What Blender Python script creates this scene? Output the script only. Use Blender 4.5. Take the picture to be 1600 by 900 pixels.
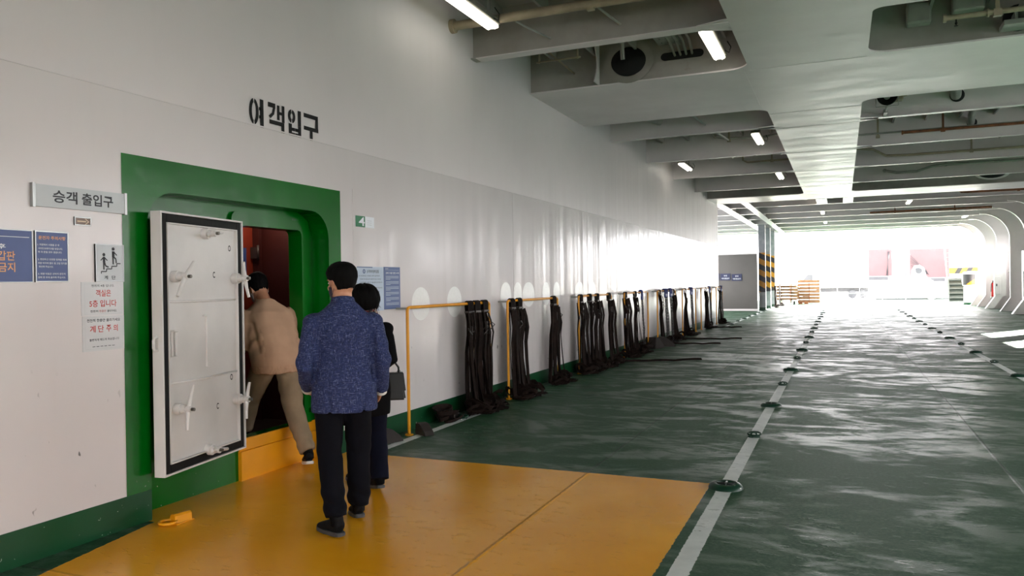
import bpy, bmesh, math, random
from mathutils import Vector, Matrix, noise as mnoise

SC = bpy.context.scene
COL = SC.collection
for o in list(bpy.data.objects):
    bpy.data.objects.remove(o)

# ------------------------------------------------------------------ camera
FPX, CAMH = 1200.0, 1.56
YAW, ROLL = math.atan(515 / FPX), 0.0150
PITCH = (450 - (436 + ROLL * 515)) / FPX
R0 = Vector((math.cos(YAW), math.sin(YAW), 0))
F0 = Vector((-math.sin(YAW), math.cos(YAW), 0))
U0 = Vector((0, 0, 1))
FW = F0 * math.cos(PITCH) - U0 * math.sin(PITCH)
U1 = U0 * math.cos(PITCH) + F0 * math.sin(PITCH)
RT = R0 * math.cos(ROLL) - U1 * math.sin(ROLL)
UP = U1 * math.cos(ROLL) + R0 * math.sin(ROLL)
cam = bpy.data.cameras.new('camera')
cam.sensor_width = 36.0
cam.lens = 36.0 * FPX / 1600.0
cam.clip_end = 2000
cam.clip_start = 0.05
camo = bpy.data.objects.new('camera', cam)
COL.objects.link(camo)
mw = Matrix((RT, UP, -FW)).transposed().to_4x4()
mw.translation = (0, 0, CAMH)
camo.matrix_world = mw
SC.camera = camo

# ------------------------------------------------------------------ world, sun, exposure
SC.view_settings.view_transform = 'Standard'
SC.view_settings.look = 'None'
SC.view_settings.gamma = 1.0
SC.view_settings.use_curve_mapping = False
SC.view_settings.exposure = 2.95
W = bpy.data.worlds.new('overcast_sky')
SC.world = W
W.use_nodes = True
bg = W.node_tree.nodes['Background']
# bright hazy sky above the horizon, darker water and quay below it
_t = W.node_tree
_c = _t.nodes.new('ShaderNodeTexCoord'); _s = _t.nodes.new('ShaderNodeSeparateXYZ'); _m = _t.nodes.new('ShaderNodeMapRange'); _x = _t.nodes.new('ShaderNodeMix')
_x.data_type = 'RGBA'
_t.links.new(_c.outputs['Generated'], _s.inputs[0]); _t.links.new(_s.outputs[2], _m.inputs[0])
_m.inputs[1].default_value = -0.04; _m.inputs[2].default_value = 0.02
_t.links.new(_m.outputs[0], _x.inputs[0])
_x.inputs[6].default_value = (0.30, 0.33, 0.34, 1)
_x.inputs[7].default_value = (0.99, 0.965, 0.985, 1)
_t.links.new(_x.outputs[2], bg.inputs[0])
bg.inputs[1].default_value = 1.45
sun = bpy.data.lights.new('sun', 'SUN')
sun.energy = 22.0
sun.angle = math.radians(0.6)
sun.color = (1.0, 0.95, 0.88)
suno = bpy.data.objects.new('sun', sun)
COL.objects.link(suno)
SUN_DIR = Vector((0.555 * 0.901, 0.832 * 0.901, 0.434)).normalized()     # towards the sun
suno.rotation_euler = SUN_DIR.to_track_quat('Z', 'Y').to_euler()
suno.location = (30, 60, 40)
SC.cycles.max_bounces = 10
SC.cycles.diffuse_bounces = 7
SC.cycles.glossy_bounces = 4
SC.cycles.sample_clamp_indirect = 6.0
SC.cycles.caustics_reflective = False
SC.cycles.caustics_refractive = False

def portal(loc, sx, sy, direction):
    """marks an opening to the sky so that the renderer samples the daylight through it; gives no light itself"""
    l = bpy.data.lights.new('sky_portal', 'AREA')
    l.shape = 'RECTANGLE'
    l.size, l.size_y = sx, sy
    l.cycles.is_portal = True
    o = bpy.data.objects.new('sky_portal', l)
    o.location = loc
    o.rotation_euler = Vector(direction).to_track_quat('-Z', 'Y').to_euler()
    COL.objects.link(o)

# ------------------------------------------------------------------ node helper and materials
def lin(r, g, b):
    f = lambda c: ((c / 255 + 0.055) / 1.055) ** 2.4 if c > 10 else c / 255 / 12.92
    return (f(r), f(g), f(b))

class NT:
    def __init__(s, name):
        s.m = bpy.data.materials.new(name)
        s.m.use_nodes = True
        s.t = s.m.node_tree
        s.b = s.t.nodes['Principled BSDF']
        s.geo = None; s.tc = None
    def n(s, k): return s.t.nodes.new(k)
    def put(s, sock, v):
        if hasattr(v, 'is_linked') or isinstance(v, bpy.types.NodeSocket): s.t.links.new(v, sock)
        elif isinstance(v, (tuple, list)) and len(v) == 3 and sock.type == 'RGBA': sock.default_value = (*v, 1)
        else: sock.default_value = v
    def world(s):
        if not s.geo: s.geo = s.n('ShaderNodeNewGeometry')
        return s.geo.outputs['Position']
    def obj(s):
        if not s.tc: s.tc = s.n('ShaderNodeTexCoord')
        return s.tc.outputs['Object']
    def xyz(s, v):
        x = s.n('ShaderNodeSeparateXYZ'); s.put(x.inputs[0], v); return x.outputs
    def m1(s, op, a, b=None, c=None, clamp=False):
        x = s.n('ShaderNodeMath'); x.operation = op; x.use_clamp = clamp
        s.put(x.inputs[0], a)
        if b is not None: s.put(x.inputs[1], b)
        if c is not None: s.put(x.inputs[2], c)
        return x.outputs[0]
    def scale(s, v, sc, loc=(0, 0, 0), rot=(0, 0, 0)):
        x = s.n('ShaderNodeMapping'); s.put(x.inputs[0], v)
        x.inputs['Scale'].default_value = sc; x.inputs['Location'].default_value = loc; x.inputs['Rotation'].default_value = rot
        return x.outputs[0]
    def noise(s, v, sc=1.0, det=3.0, rough=0.5, dist=0.0):
        x = s.n('ShaderNodeTexNoise'); s.put(x.inputs['Vector'], v)
        x.inputs['Scale'].default_value = sc; x.inputs['Detail'].default_value = det
        x.inputs['Roughness'].default_value = rough; x.inputs['Distortion'].default_value = dist
        return x.outputs[0]
    def ramp(s, f, lo, hi, a=0.0, b=1.0):
        x = s.n('ShaderNodeMapRange'); x.interpolation_type = 'SMOOTHSTEP'
        s.put(x.inputs[0], f)
        for i, v in zip((1, 2, 3, 4), (lo, hi, a, b)): s.put(x.inputs[i], v)
        return x.outputs[0]
    def mix(s, f, a, b):
        x = s.n('ShaderNodeMix'); x.data_type = 'RGBA'
        s.put(x.inputs[0], f); s.put(x.inputs[6], a); s.put(x.inputs[7], b)
        return x.outputs[2]
    def bump(s, h, strength=0.3, dist=0.01):
        x = s.n('ShaderNodeBump'); s.put(x.inputs['Height'], h)
        x.inputs['Strength'].default_value = strength; x.inputs['Distance'].default_value = dist
        s.t.links.new(x.outputs[0], s.b.inputs['Normal'])
    def set(s, **k):
        for a, v in k.items():
            s.put(s.b.inputs[{'col': 'Base Color', 'rough': 'Roughness', 'metal': 'Metallic', 'spec': 'Specular IOR Level',
                              'emi': 'Emission Color', 'es': 'Emission Strength', 'coat': 'Coat Weight', 'coatr': 'Coat Roughness',
                              'sheen': 'Sheen Weight', 'alpha': 'Alpha', 'trans': 'Transmission Weight'}[a]], v)
        return s

MATS = {}
def paint(name, rgb, rough=0.4, var=0.12, sc=3.0, bump=0.15, bs=60.0, metal=0.0, spec=0.5):
    """simple paint or solid with a little unevenness, in object coordinates"""
    if name in MATS: return MATS[name]
    t = NT(name)
    c = lin(*rgb)
    f = t.ramp(t.noise(t.obj(), sc, 4), 0.3, 0.7)
    t.set(col=t.mix(f, tuple(v * (1 - var) for v in c), tuple(min(1, v * (1 + var)) for v in c)), rough=rough, metal=metal, spec=spec)
    if bump: t.bump(t.noise(t.obj(), bs, 2), bump, 0.004)
    MATS[name] = t.m
    return t.m

# glossy white bulkhead paint: stains, scuffs near the deck, plates buckled between the frames
def wall_white(name='wall_white_paint', base=(0.60, 0.560, 0.560)):
    t = NT(name)
    p = t.world(); x, y, z = t.xyz(p)
    big = t.noise(t.scale(p, (1, .45, .3)), 1.0, 4)
    streak = t.noise(t.scale(p, (1, 3.0, .22)), 1.4, 4, 0.6)
    c = t.mix(t.ramp(big, .3, .7), base, tuple(v * 1.08 for v in base))
    c = t.mix(t.ramp(streak, .55, .9, 0, .22), c, (0.46, 0.40, 0.355))
    speck = t.ramp(t.noise(t.scale(p, (1, 1, .55)), 17, 2), .70, .73)
    low = t.ramp(z, 0.35, 1.25, 1, 0)
    lowm = t.ramp(t.noise(p, 2.3, 3), .38, .6)
    c = t.mix(t.m1('MULTIPLY', t.m1('MULTIPLY', speck, low), lowm), c, (0.09, 0.085, 0.08))
    smudge = t.m1('MULTIPLY', t.ramp(t.noise(t.scale(p, (1, 2, .6)), 2.0, 5, .65), .62, .82, 0, .22), t.ramp(z, .5, 2.0, 1, .1))
    c = t.mix(smudge, c, (0.30, 0.255, 0.215))
    t.set(col=c, rough=t.m1('ADD', t.ramp(t.noise(p, 3, 3), .3, .7, .17, .255), t.ramp(z, 2.862, 2.868, 0, .24)), spec=0.42)
    plates = t.noise(t.scale(p, (1, 1.3, .35)), 1.1, 2)
    ribs = t.noise(t.scale(p, (0, 1.7, .03)), 1.0, 2)
    h = t.m1('ADD', t.m1('MULTIPLY', plates, 1.0), t.m1('MULTIPLY', ribs, 4.2))
    h = t.m1('ADD', h, t.m1('MULTIPLY', t.noise(p, 45, 2), .020))
    t.bump(h, 0.22, 0.035)
    MATS[name] = t.m
    return t.m

def deck_paint():
    t = NT('green_deck_paint')
    p = t.world(); x, y, z = t.xyz(p)
    gt = lambda a, b: t.m1('GREATER_THAN', a, b)
    lt = lambda a, b: t.m1('LESS_THAN', a, b)
    mul = lambda *a: a[0] if len(a) == 1 else t.m1('MULTIPLY', a[0], mul(*a[1:]))
    jit = t.m1('MULTIPLY', t.m1('SUBTRACT', t.noise(p, 30, 3), .5), .022)
    xj = t.m1('ADD', x, jit); yj = t.m1('ADD', y, jit)
    # yellow walkway in front of the passenger door
    left = t.m1('ADD', -4.25, t.m1('MULTIPLY', t.m1('MAXIMUM', t.m1('SUBTRACT', 3.74, y), 0), .2))
    left = t.m1('SUBTRACT', left, t.m1('MULTIPLY', gt(y, 3.77), .5))
    yel = mul(lt(yj, 6.03), lt(xj, -.94), gt(xj, left))
    # white lane lines
    w1 = mul(gt(xj, -.875), lt(xj, -.765)); w2 = mul(gt(xj, 2.47), lt(xj, 2.585)); w3 = mul(gt(xj, -3.70), lt(xj, -3.60), gt(y, 27.0))
    w0 = mul(gt(xj, -4.10), lt(xj, -4.00), gt(y, 6.05), lt(y, 9.0))
    white = t.m1('MAXIMUM', t.m1('MAXIMUM', w1, w0), t.m1('MAXIMUM', w2, w3))
    white = mul(white, t.ramp(t.noise(p, 9, 5, .7), .30, .36))
    warp = t.noise(t.scale(p, (.55, 1.0, 1)), .85, 4, .55, 2.6)
    fine = t.noise(t.scale(p, (.8, 1.5, 1)), 2.6, 5, .62, 1.6)
    film = t.m1('ADD', t.m1('MULTIPLY', warp, .62), t.m1('MULTIPLY', fine, .38))
    wet = t.ramp(film, .45, .60)
    g = t.mix(wet, lin(10, 62, 33), lin(52, 80, 61))
    g = t.mix(t.ramp(t.noise(p, 1.3, 5, .7), .5, .75, 0, .35), g, lin(56, 72, 55))
    g = t.mix(t.ramp(t.noise(p, 2.6, 5, .7, .6), .70, .76, 0, .6), g, lin(66, 52, 38))
    yl = t.mix(t.ramp(t.noise(p, 1.2, 4), .35, .7), lin(228, 156, 20), lin(238, 170, 40))
    wl = t.mix(t.noise(p, 8, 4), lin(178, 184, 184), lin(222, 226, 224))
    g = t.mix(t.ramp(t.noise(p, 38, 3, .7), .42, .66, 0, .35), g, lin(74, 98, 80))
    c = t.mix(yel, g, yl)
    c = t.mix(white, c, wl)
    # weld seams across and along the plates
    def seam(a, pos, wd): return t.ramp(t.m1('ABSOLUTE', t.m1('SUBTRACT', a, pos)), 0.0, wd, 1, 0)
    s1 = t.m1('MAXIMUM', seam(xj, 1.2, .02), seam(xj, -1.93, .02))
    s1 = t.m1('MAXIMUM', s1, seam(xj, 4.4, .02))
    ym = t.m1('ABSOLUTE', t.m1('SUBTRACT', t.m1('MODULO', t.m1('ADD', yj, 40.3), 9.6), 4.8))
    s1 = t.m1('MAXIMUM', s1, t.ramp(ym, 0, .02, 1, 0))
    c = t.mix(t.m1('MULTIPLY', s1, t.m1('SUBTRACT', .6, t.m1('MULTIPLY', yel, .52))), c, lin(24, 30, 26))
    rg = t.m1('SUBTRACT', .54, t.m1('MULTIPLY', wet, .25))
    rough = t.m1('ADD', t.m1('MULTIPLY', rg, t.m1('SUBTRACT', 1, yel)), t.m1('MULTIPLY', yel, .22))
    rough = t.m1('MAXIMUM', rough, t.m1('MULTIPLY', white, .45))
    flake = t.ramp(t.noise(t.scale(p, (1, 1.9, 1)), 8.0, 4, .6), .585, .65)
    area = t.ramp(t.noise(p, .75, 3), .42, .56)
    flake = mul(flake, area, t.m1('SUBTRACT', 1, t.m1('MULTIPLY', yel, .72)))
    c = t.mix(t.m1('MULTIPLY', flake, t.m1('SUBTRACT', .35, t.m1('MULTIPLY', yel, .25))), c, lin(84, 104, 90))
    t.set(col=c, rough=rough, spec=.36)
    h = t.m1('ADD', t.m1('MULTIPLY', flake, 1.3), t.m1('MULTIPLY', s1, .8))
    h = t.m1('ADD', h, t.m1('MULTIPLY', t.noise(p, 1.6, 3), .35))
    h = t.m1('ADD', h, t.m1('MULTIPLY', t.noise(p, 60, 3, .7), t.m1('SUBTRACT', .24, t.m1('MULTIPLY', yel, .20))))
    t.bump(h, .5, .014)
    return t.m

def ceil_paint():
    t = NT('grey_white_deckhead_paint')
    p = t.world()
    c = t.mix(t.ramp(t.noise(p, .8, 5, .6), .3, .7), (.64, .595, .595), (.72, .675, .675))
    st = t.ramp(t.noise(t.scale(p, (.35, 2.2, 1)), 1.1, 5, .65, .6), .60, .74, 0, .30)
    c = t.mix(st, c, (.42, .42, .40))
    rust = t.ramp(t.noise(p, 1.9, 5, .7), .70, .82, 0, .5)
    c = t.mix(rust, c, (.25, .16, .09))
    t.set(col=c, rough=t.ramp(t.noise(t.scale(p, (.4, 1.5, 1)), 1.6, 4), .3, .7, .30, .42), spec=.5)
    h = t.m1('ADD', t.noise(t.scale(p, (.6, 1.3, 1)), 1.1, 2), t.m1('MULTIPLY', t.noise(p, 40, 2), .03))
    t.bump(h, .3, .03)
    return t.m

WHITE = wall_white()
DECK = deck_paint()
CEIL = ceil_paint()
def beam_paint():  # brown-grey deckhead paint, darker than the undersides, with random brown patches
    t = NT('deckhead_brown_grey_paint')
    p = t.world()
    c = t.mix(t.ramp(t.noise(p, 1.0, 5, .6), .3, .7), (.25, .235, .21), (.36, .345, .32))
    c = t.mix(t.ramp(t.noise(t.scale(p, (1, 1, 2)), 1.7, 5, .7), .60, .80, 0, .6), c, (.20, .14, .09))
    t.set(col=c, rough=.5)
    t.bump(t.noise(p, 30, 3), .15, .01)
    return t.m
BROWNGREY = beam_paint()
def green_gloss(name, rgb, rough=.33):
    t = NT(name)
    p = t.world(); c0 = lin(*rgb)
    c = t.mix(t.ramp(t.noise(p, 1.6, 4), .3, .7), tuple(v * .85 for v in c0), tuple(v * 1.12 for v in c0))
    chip = t.ramp(t.noise(p, 34, 3), .715, .735)
    low = t.ramp(t.xyz(p)[2], .1, .35, .9, 0)
    c = t.mix(t.m1('MULTIPLY', chip, low), c, lin(170, 175, 165))
    t.set(col=c, rough=rough, spec=.32)
    t.bump(t.m1('ADD', t.noise(p, 2.5, 2), t.m1('MULTIPLY', t.noise(p, 70, 2), .06)), .25, .02)
    MATS[name] = t.m
    return t.m
GREEN = green_gloss('green_gloss_paint', (0, 94, 16), .22)
GREEND = green_gloss('dark_green_gloss_paint', (12, 66, 36))
YEL = paint('yellow_gloss_paint', (222, 150, 14), .35, .08, 3, .1)
LEAFW = paint('door_white_paint', (210, 207, 205), .38, .06, 2.5, .15, 40)
BLACK = paint('black_rubber', (7, 6, 6), .6, .2, 20, .3, 60, spec=.2)
INK = paint('black_stencil_paint', (10, 9, 10), .6, .1, 10, 0, spec=.2)
STEEL = paint('worn_steel', (120, 116, 110), .35, .2, 12, .15, 50, .8)
RUST = paint('rusted_pipe', (120, 72, 42), .7, .35, 7, .4, 50)
PIPE = paint('dirty_cream_pipe', (150, 138, 116), .5, .2, 4, .25, 40)
GREYP = paint('grey_pipe_paint', (150, 150, 144), .45, .15, 4, .2, 40)
DARK = paint('dark_opening', (9, 9, 9), .8, .1, 5, 0)

# ------------------------------------------------------------------ objects
LOCS = {}
def put(o, label=None, cat=None, group=None, kind=None):
    if label: o['label'] = label
    if cat: o['category'] = cat
    if group: o['group'] = group
    if kind: o['kind'] = kind
    return o

def thing(name, label, cat, loc=(0, 0, 0), rz=0.0, group=None):
    o = bpy.data.objects.new(name, None)
    o.empty_display_size = .1
    COL.objects.link(o)
    o.location = loc
    o.rotation_euler = (0, 0, rz)
    put(o, label, cat, group)
    LOCS[o] = Matrix.Translation(loc) @ Matrix.Rotation(rz, 4, 'Z')
    return o

def world_of(o):
    return LOCS.get(o, Matrix())

def obj(name, bm, mat, parent=None, smooth=False, local=False, auto=None):
    """links bm as one mesh object; its coordinates are the world's unless local"""
    me = bpy.data.meshes.new(name)
    if parent is not None and not local:
        bmesh.ops.transform(bm, matrix=world_of(parent).inverted(), verts=bm.verts)
    bmesh.ops.recalc_face_normals(bm, faces=bm.faces)
    bm.to_mesh(me); bm.free()
    if isinstance(mat, (list, tuple)):
        for m in mat: me.materials.append(m)
    elif mat: me.materials.append(mat)
    o = bpy.data.objects.new(name, me)
    COL.objects.link(o)
    if smooth:
        for p in me.polygons: p.use_smooth = True
        if auto:
            me.set_sharp_from_angle(angle=math.radians(auto))
    if parent is not None:
        o.parent = parent
        LOCS[o] = world_of(parent)
    return o

def single(name, label, cat, bm, mat, loc, group=None, smooth=False, auto=None):
    """a thing that is one mesh, with its origin at loc"""
    bmesh.ops.translate(bm, vec=-Vector(loc), verts=bm.verts)
    o = obj(name, bm, mat, None, smooth, auto=auto)
    o.location = loc
    LOCS[o] = Matrix.Translation(loc)
    return put(o, label, cat, group)

def struct(name, bm, mat, smooth=False, auto=None, parent=None):
    o = obj(name, bm, mat, parent, smooth, auto=auto)
    if parent is None: o['kind'] = 'structure'
    return o

def BM(): return bmesh.new()

def face(bm, pts, mi=0):
    f = bm.faces.new([bm.verts.new(p) for p in pts]); f.material_index = mi
    return f

def box(bm, x0, x1, y0, y1, z0, z1, bev=0.0, mi=0):
    r = bmesh.ops.create_cube(bm, size=1)
    vs = r['verts']
    bmesh.ops.scale(bm, vec=(x1 - x0, y1 - y0, z1 - z0), verts=vs)
    bmesh.ops.translate(bm, vec=((x0 + x1) / 2, (y0 + y1) / 2, (z0 + z1) / 2), verts=vs)
    fs = set(f for v in vs for f in v.link_faces)
    for f in fs: f.material_index = mi
    if bev:
        es = list(set(e for f in fs for e in f.edges))
        bmesh.ops.bevel(bm, geom=es, offset=bev, segments=2, affect='EDGES', profile=.5)
    return vs

def obox(bm, mat4, sx, sy, sz, bev=0.0, mi=0):
    """a box centred on mat4"""
    b2 = bmesh.new()
    box(b2, -sx / 2, sx / 2, -sy / 2, sy / 2, -sz / 2, sz / 2, bev, mi)
    bmesh.ops.transform(b2, matrix=mat4, verts=b2.verts)
    join(bm, b2)

def join(bm, b2):
    vm = {v: bm.verts.new(v.co) for v in b2.verts}
    for f in b2.faces:
        try:
            nf = bm.faces.new([vm[v] for v in f.verts]); nf.material_index = f.material_index; nf.smooth = f.smooth
        except ValueError: pass
    b2.free()

def frames(pts, up=None):
    pts = [Vector(p) for p in pts]
    n = len(pts); T = []
    for i in range(n):
        a = pts[max(i - 1, 0)]; b = pts[min(i + 1, n - 1)]
        d = (b - a); T.append(d.normalized() if d.length > 1e-9 else Vector((0, 0, 1)))
    u = Vector(up) if up else (Vector((0, 0, 1)) if abs(T[0].z) < .9 else Vector((1, 0, 0)))
    out = []
    for t in T:
        s = t.cross(u)
        if s.length < 1e-4: s = t.orthogonal()
        s.normalize(); u2 = s.cross(t).normalized()
        if up is None: u = u2
        out.append((t, s, u2))
    return pts, out

def tube(bm, pts, r, seg=10, cap=True, closed=False, mi=0):
    pts, fr = frames(pts)
    rs = r if isinstance(r, (list, tuple)) else [r] * len(pts)
    if closed:
        n = len(pts)
        fr2 = []
        for i in range(n):
            t = (pts[(i + 1) % n] - pts[i - 1]).normalized()
            u = fr[0][2] if abs(t.dot(fr[0][2])) < .95 else fr[0][1]
            s = t.cross(u).normalized(); fr2.append((t, s, s.cross(t)))
        fr = fr2
    rings = []
    for p, (t, s, u), q in zip(pts, fr, rs):
        rings.append([bm.verts.new(p + s * (q * math.cos(a)) + u * (q * math.sin(a))) for a in [2 * math.pi * k / seg for k in range(seg)]])
    m = len(rings)
    for i in range(m if closed else m - 1):
        A, B = rings[i], rings[(i + 1) % m]
        for k in range(seg):
            f = bm.faces.new((A[k], A[(k + 1) % seg], B[(k + 1) % seg], B[k])); f.material_index = mi; f.smooth = True
    if cap and not closed:
        bm.faces.new(rings[0][::-1]).material_index = mi; bm.faces.new(rings[-1]).material_index = mi

def cyl(bm, a, b, r, seg=16, r2=None, mi=0):
    tube(bm, [a, b], [r, r if r2 is None else r2], seg, mi=mi)

def ribbon(bm, pts, wid, thick, wdir, mi=0):
    """a flat band along pts; wid is its width along wdir (one vector or one per point)"""
    pts, fr = frames(pts)
    rings = []
    for i, (p, (t, s, u)) in enumerate(zip(pts, fr)):
        w = Vector(wdir[i] if isinstance(wdir, list) else wdir)
        w = (w - t * w.dot(t))
        w = w.normalized() if w.length > 1e-5 else s
        q = t.cross(w)
        rings.append([bm.verts.new(p + w * (a * wid / 2) + q * (b * thick / 2)) for a, b in ((-1, -1), (1, -1), (1, 1), (-1, 1))])
    for A, B in zip(rings, rings[1:]):
        for k in range(4):
            f = bm.faces.new((A[k], A[(k + 1) % 4], B[(k + 1) % 4], B[k])); f.material_index = mi
    bm.faces.new(rings[0][::-1]); bm.faces.new(rings[-1])

def prism(bm, poly, d, mi=0):
    """poly: list of 3D points of a planar polygon; extruded by vector d"""
    d = Vector(d)
    a = [bm.verts.new(p) for p in poly]; b = [bm.verts.new(Vector(p) + d) for p in poly]
    n = len(poly)
    bm.faces.new(a[::-1]).material_index = mi; bm.faces.new(b).material_index = mi
    for i in range(n):
        bm.faces.new((a[i], a[(i + 1) % n], b[(i + 1) % n], b[i])).material_index = mi

def lathe(bm, prof, c, axis=(0, 0, 1), seg=24, mi=0):
    c = Vector(c); t = Vector(axis).normalized(); s = t.orthogonal().normalized(); u = t.cross(s)
    rings = []
    for r, h in prof:
        rings.append([bm.verts.new(c + t * h + s * (max(r, 1e-4) * math.cos(2 * math.pi * k / seg)) + u * (max(r, 1e-4) * math.sin(2 * math.pi * k / seg))) for k in range(seg)])
    for A, B in zip(rings, rings[1:]):
        for k in range(seg):
            f = bm.faces.new((A[k], A[(k + 1) % seg], B[(k + 1) % seg], B[k])); f.material_index = mi; f.smooth = True
    bm.faces.new(rings[0][::-1]).material_index = mi; bm.faces.new(rings[-1]).material_index = mi

def copy_thing(o, parent=None):
    c = o.copy(); COL.objects.link(c)
    if parent: c.parent = parent
    LOCS[c] = world_of(o)
    for ch in list(o.children): copy_thing(ch, c)
    return c

ORD = ['nearest', 'second', 'third', 'fourth', 'fifth', 'sixth', 'seventh', 'eighth', 'ninth', 'tenth', 'eleventh', 'twelfth', 'thirteenth',
       'fourteenth', 'fifteenth', 'sixteenth', 'seventeenth', 'eighteenth', 'nineteenth', 'twentieth', 'twenty-first', 'twenty-second',
       'twenty-third', 'twenty-fourth', 'twenty-fifth', 'twenty-sixth', 'twenty-seventh', 'twenty-eighth', 'twenty-ninth']
WX = -4.31          # the plane of the long white wall

# ------------------------------------------------------------------ lettering (Blender's built-in font)
def text_mesh(body, bold=0.0, align='LEFT', space=1.0, shear=0.0):
    cu = bpy.data.curves.new('lettering', 'FONT')
    cu.body = body; cu.size = 1; cu.align_x = align; cu.offset = bold; cu.space_line = space; cu.shear = shear
    cu.resolution_u = 3
    o = bpy.data.objects.new('lettering', cu); COL.objects.link(o)
    dg = bpy.context.evaluated_depsgraph_get()
    me = bpy.data.meshes.new_from_object(o.evaluated_get(dg))
    bpy.data.objects.remove(o); bpy.data.curves.remove(cu)
    b = bmesh.new(); b.from_mesh(me); bpy.data.meshes.remove(me)
    return b

def wall_text(bm, body, u0, u1, v0, v1, off, bold=0.0, align='LEFT', space=1.0, frame=None, shear=0.0, keep=False):
    """writes body into the rectangle u0..u1 (along the wall), v0..v1 (up); off = distance along the frame's normal"""
    b = text_mesh(body, bold, align, space, shear)
    if not b.verts: b.free(); return
    xs = [v.co.x for v in b.verts]; ys = [v.co.y for v in b.verts]
    sx = (u1 - u0) / (max(xs) - min(xs)); sy = (v1 - v0) / max(1e-6, (max(ys) - min(ys)))
    if keep: sx = sy = min(sx, sy)
    x0, y0 = min(xs), min(ys)
    fr = frame or Matrix(((0, 0, 1, WX), (1, 0, 0, 0), (0, 1, 0, 0), (0, 0, 0, 1)))
    for v in b.verts:
        v.co = fr @ Vector((u0 + (v.co.x - x0) * sx, v0 + (v.co.y - y0) * sy, off))
    join(bm, b)
# ------------------------------------------------------------------ floor
bm = BM()
face(bm, [(-7.6, -14, 0), (7.65, -14, 0), (7.65, 62, 0), (-7.6, 62, 0)])
r = bmesh.ops.extrude_face_region(bm, geom=bm.faces[:])
bmesh.ops.translate(bm, vec=(0, 0, -.3), verts=[v for v in r['geom'] if isinstance(v, bmesh.types.BMVert)])
struct('floor', bm, DECK)

# ------------------------------------------------------------------ long white wall with the passenger door's recess
RY0, RY1, RT_ = 3.80, 5.80, 2.235
RB = -4.50
def arch(y0, y1, z0, z1, r, n=8):
    """outline of an opening, from bottom y1 up, over the rounded top, down to bottom y0: (y, z) list"""
    pts = [(y1, z0)]
    for k in range(n + 1):
        a = k / n * math.pi / 2
        pts.append((y1 - r + r * math.cos(a), z1 - r + r * math.sin(a)))
    for k in range(n + 1):
        a = math.pi / 2 + k / n * math.pi / 2
        pts.append((y0 + r + r * math.cos(a), z1 - r + r * math.sin(a)))
    pts.append((y0, z0))
    return pts
A0 = arch(RY0, RY1, 0, RT_, .24)
bm = BM()
ZT = 5.06
face(bm, [(WX, -14, 0), (WX, RY0, 0), (WX, RY0, ZT), (WX, -14, ZT)])
face(bm, [(WX, RY1, 0), (WX, 30, 0), (WX, 30, ZT), (WX, RY1, ZT)])
top = [p for p in A0 if p[1] > 0]
face(bm, [(WX, RY1, ZT)] + [(WX, y, z) for y, z in top] + [(WX, RY0, ZT)])
# horizontal lap of the plates: a fine raised ridge
box(bm, WX, WX + .006, -14, 30, 2.860, 2.872)
box(bm, WX, WX + .004, 6.185, 6.197, .22, 2.5)
for yv in (10.1, 13.3, 16.4, 19.7, 22.9, 26.1, 29.2):
    box(bm, WX, WX + .003, yv, yv + .010, .22, 2.85)
wall_left = struct('wall_left', bm, WHITE)
bm = BM(); box(bm, -7.4, WX - .001, 29.97, 30, 0, ZT); struct('wall_return', bm, WHITE)

# recess: reveal, back plate with the doorway
DY0, DY1, DZ0, DZ1 = 4.86, 5.625, .33, 2.07
bm = BM()
for (y, z), (y2, z2) in zip(A0, A0[1:]):
    f = face(bm, [(WX, y, z), (WX, y2, z2), (RB, y2, z2), (RB, y, z)])
D0 = arch(DY0, DY1, DZ0, DZ1, .05, 3)
dtop = [p for p in D0 if p[1] > DZ0 + .01]
inr = [p for p in A0 if p[1] > 0]
ru = [(y, z) for y, z in inr if y >= (DY0 + DY1) / 2]; lu = [(y, z) for y, z in inr if y < (DY0 + DY1) / 2]
du = [(y, z) for y, z in dtop if y >= (DY0 + DY1) / 2]; dl = [(y, z) for y, z in dtop if y < (DY0 + DY1) / 2]
P = lambda l: [(RB, y, z) for y, z in l]
face(bm, P([(RY1, 0)] + ru + du[::-1] + [(DY1, DZ0), (DY1, 0)]))
face(bm, P([(RY0, 0)] + lu[::-1] + dl + [(DY0, DZ0), (DY0, 0)]))
face(bm, P(ru[-1:] + lu[:1] + dl[:1] + du[-1:]))
face(bm, P([(DY0, 0), (DY1, 0), (DY1, DZ0), (DY0, DZ0)]))
for (y, z), (y2, z2) in zip(D0 + D0[:1], (D0 + D0[:1])[1:]):
    face(bm, [(RB, y, z), (RB, y2, z2), (RB - .12, y2, z2), (RB - .12, y, z)])
# raised coaming round the doorway
def ring(o0, o1, x0, x1):
    n = len(o0)
    for i in range(n - 1):
        a, b, c, d = o0[i], o0[i + 1], o1[i + 1], o1[i]
        face(bm, [(x1, *a), (x1, *b), (x1, *c), (x1, *d)])
        face(bm, [(x0, *d), (x1, *d), (x1, *c), (x0, *c)])
        face(bm, [(x0, *a), (x1, *a), (x1, *b), (x0, *b)])
ring(D0, arch(DY0 - .10, DY1 + .10, DZ0, DZ1 + .11, .06, 3), RB, RB + .028)
# small bracket and stop on the back plate
box(bm, RB, RB + .05, 5.69, 5.72, .42, .46)
struct('trim_1', bm, GREEN)
bm = BM()
box(bm, RB, RB + .035, DY0 - .04, RY1 - .002, 0, .235)
box(bm, RB, RB + .022, DY0 - .04, RY1 - .002, .235, DZ0 + .005, .006)
struct('trim_2', bm, YEL)
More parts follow.
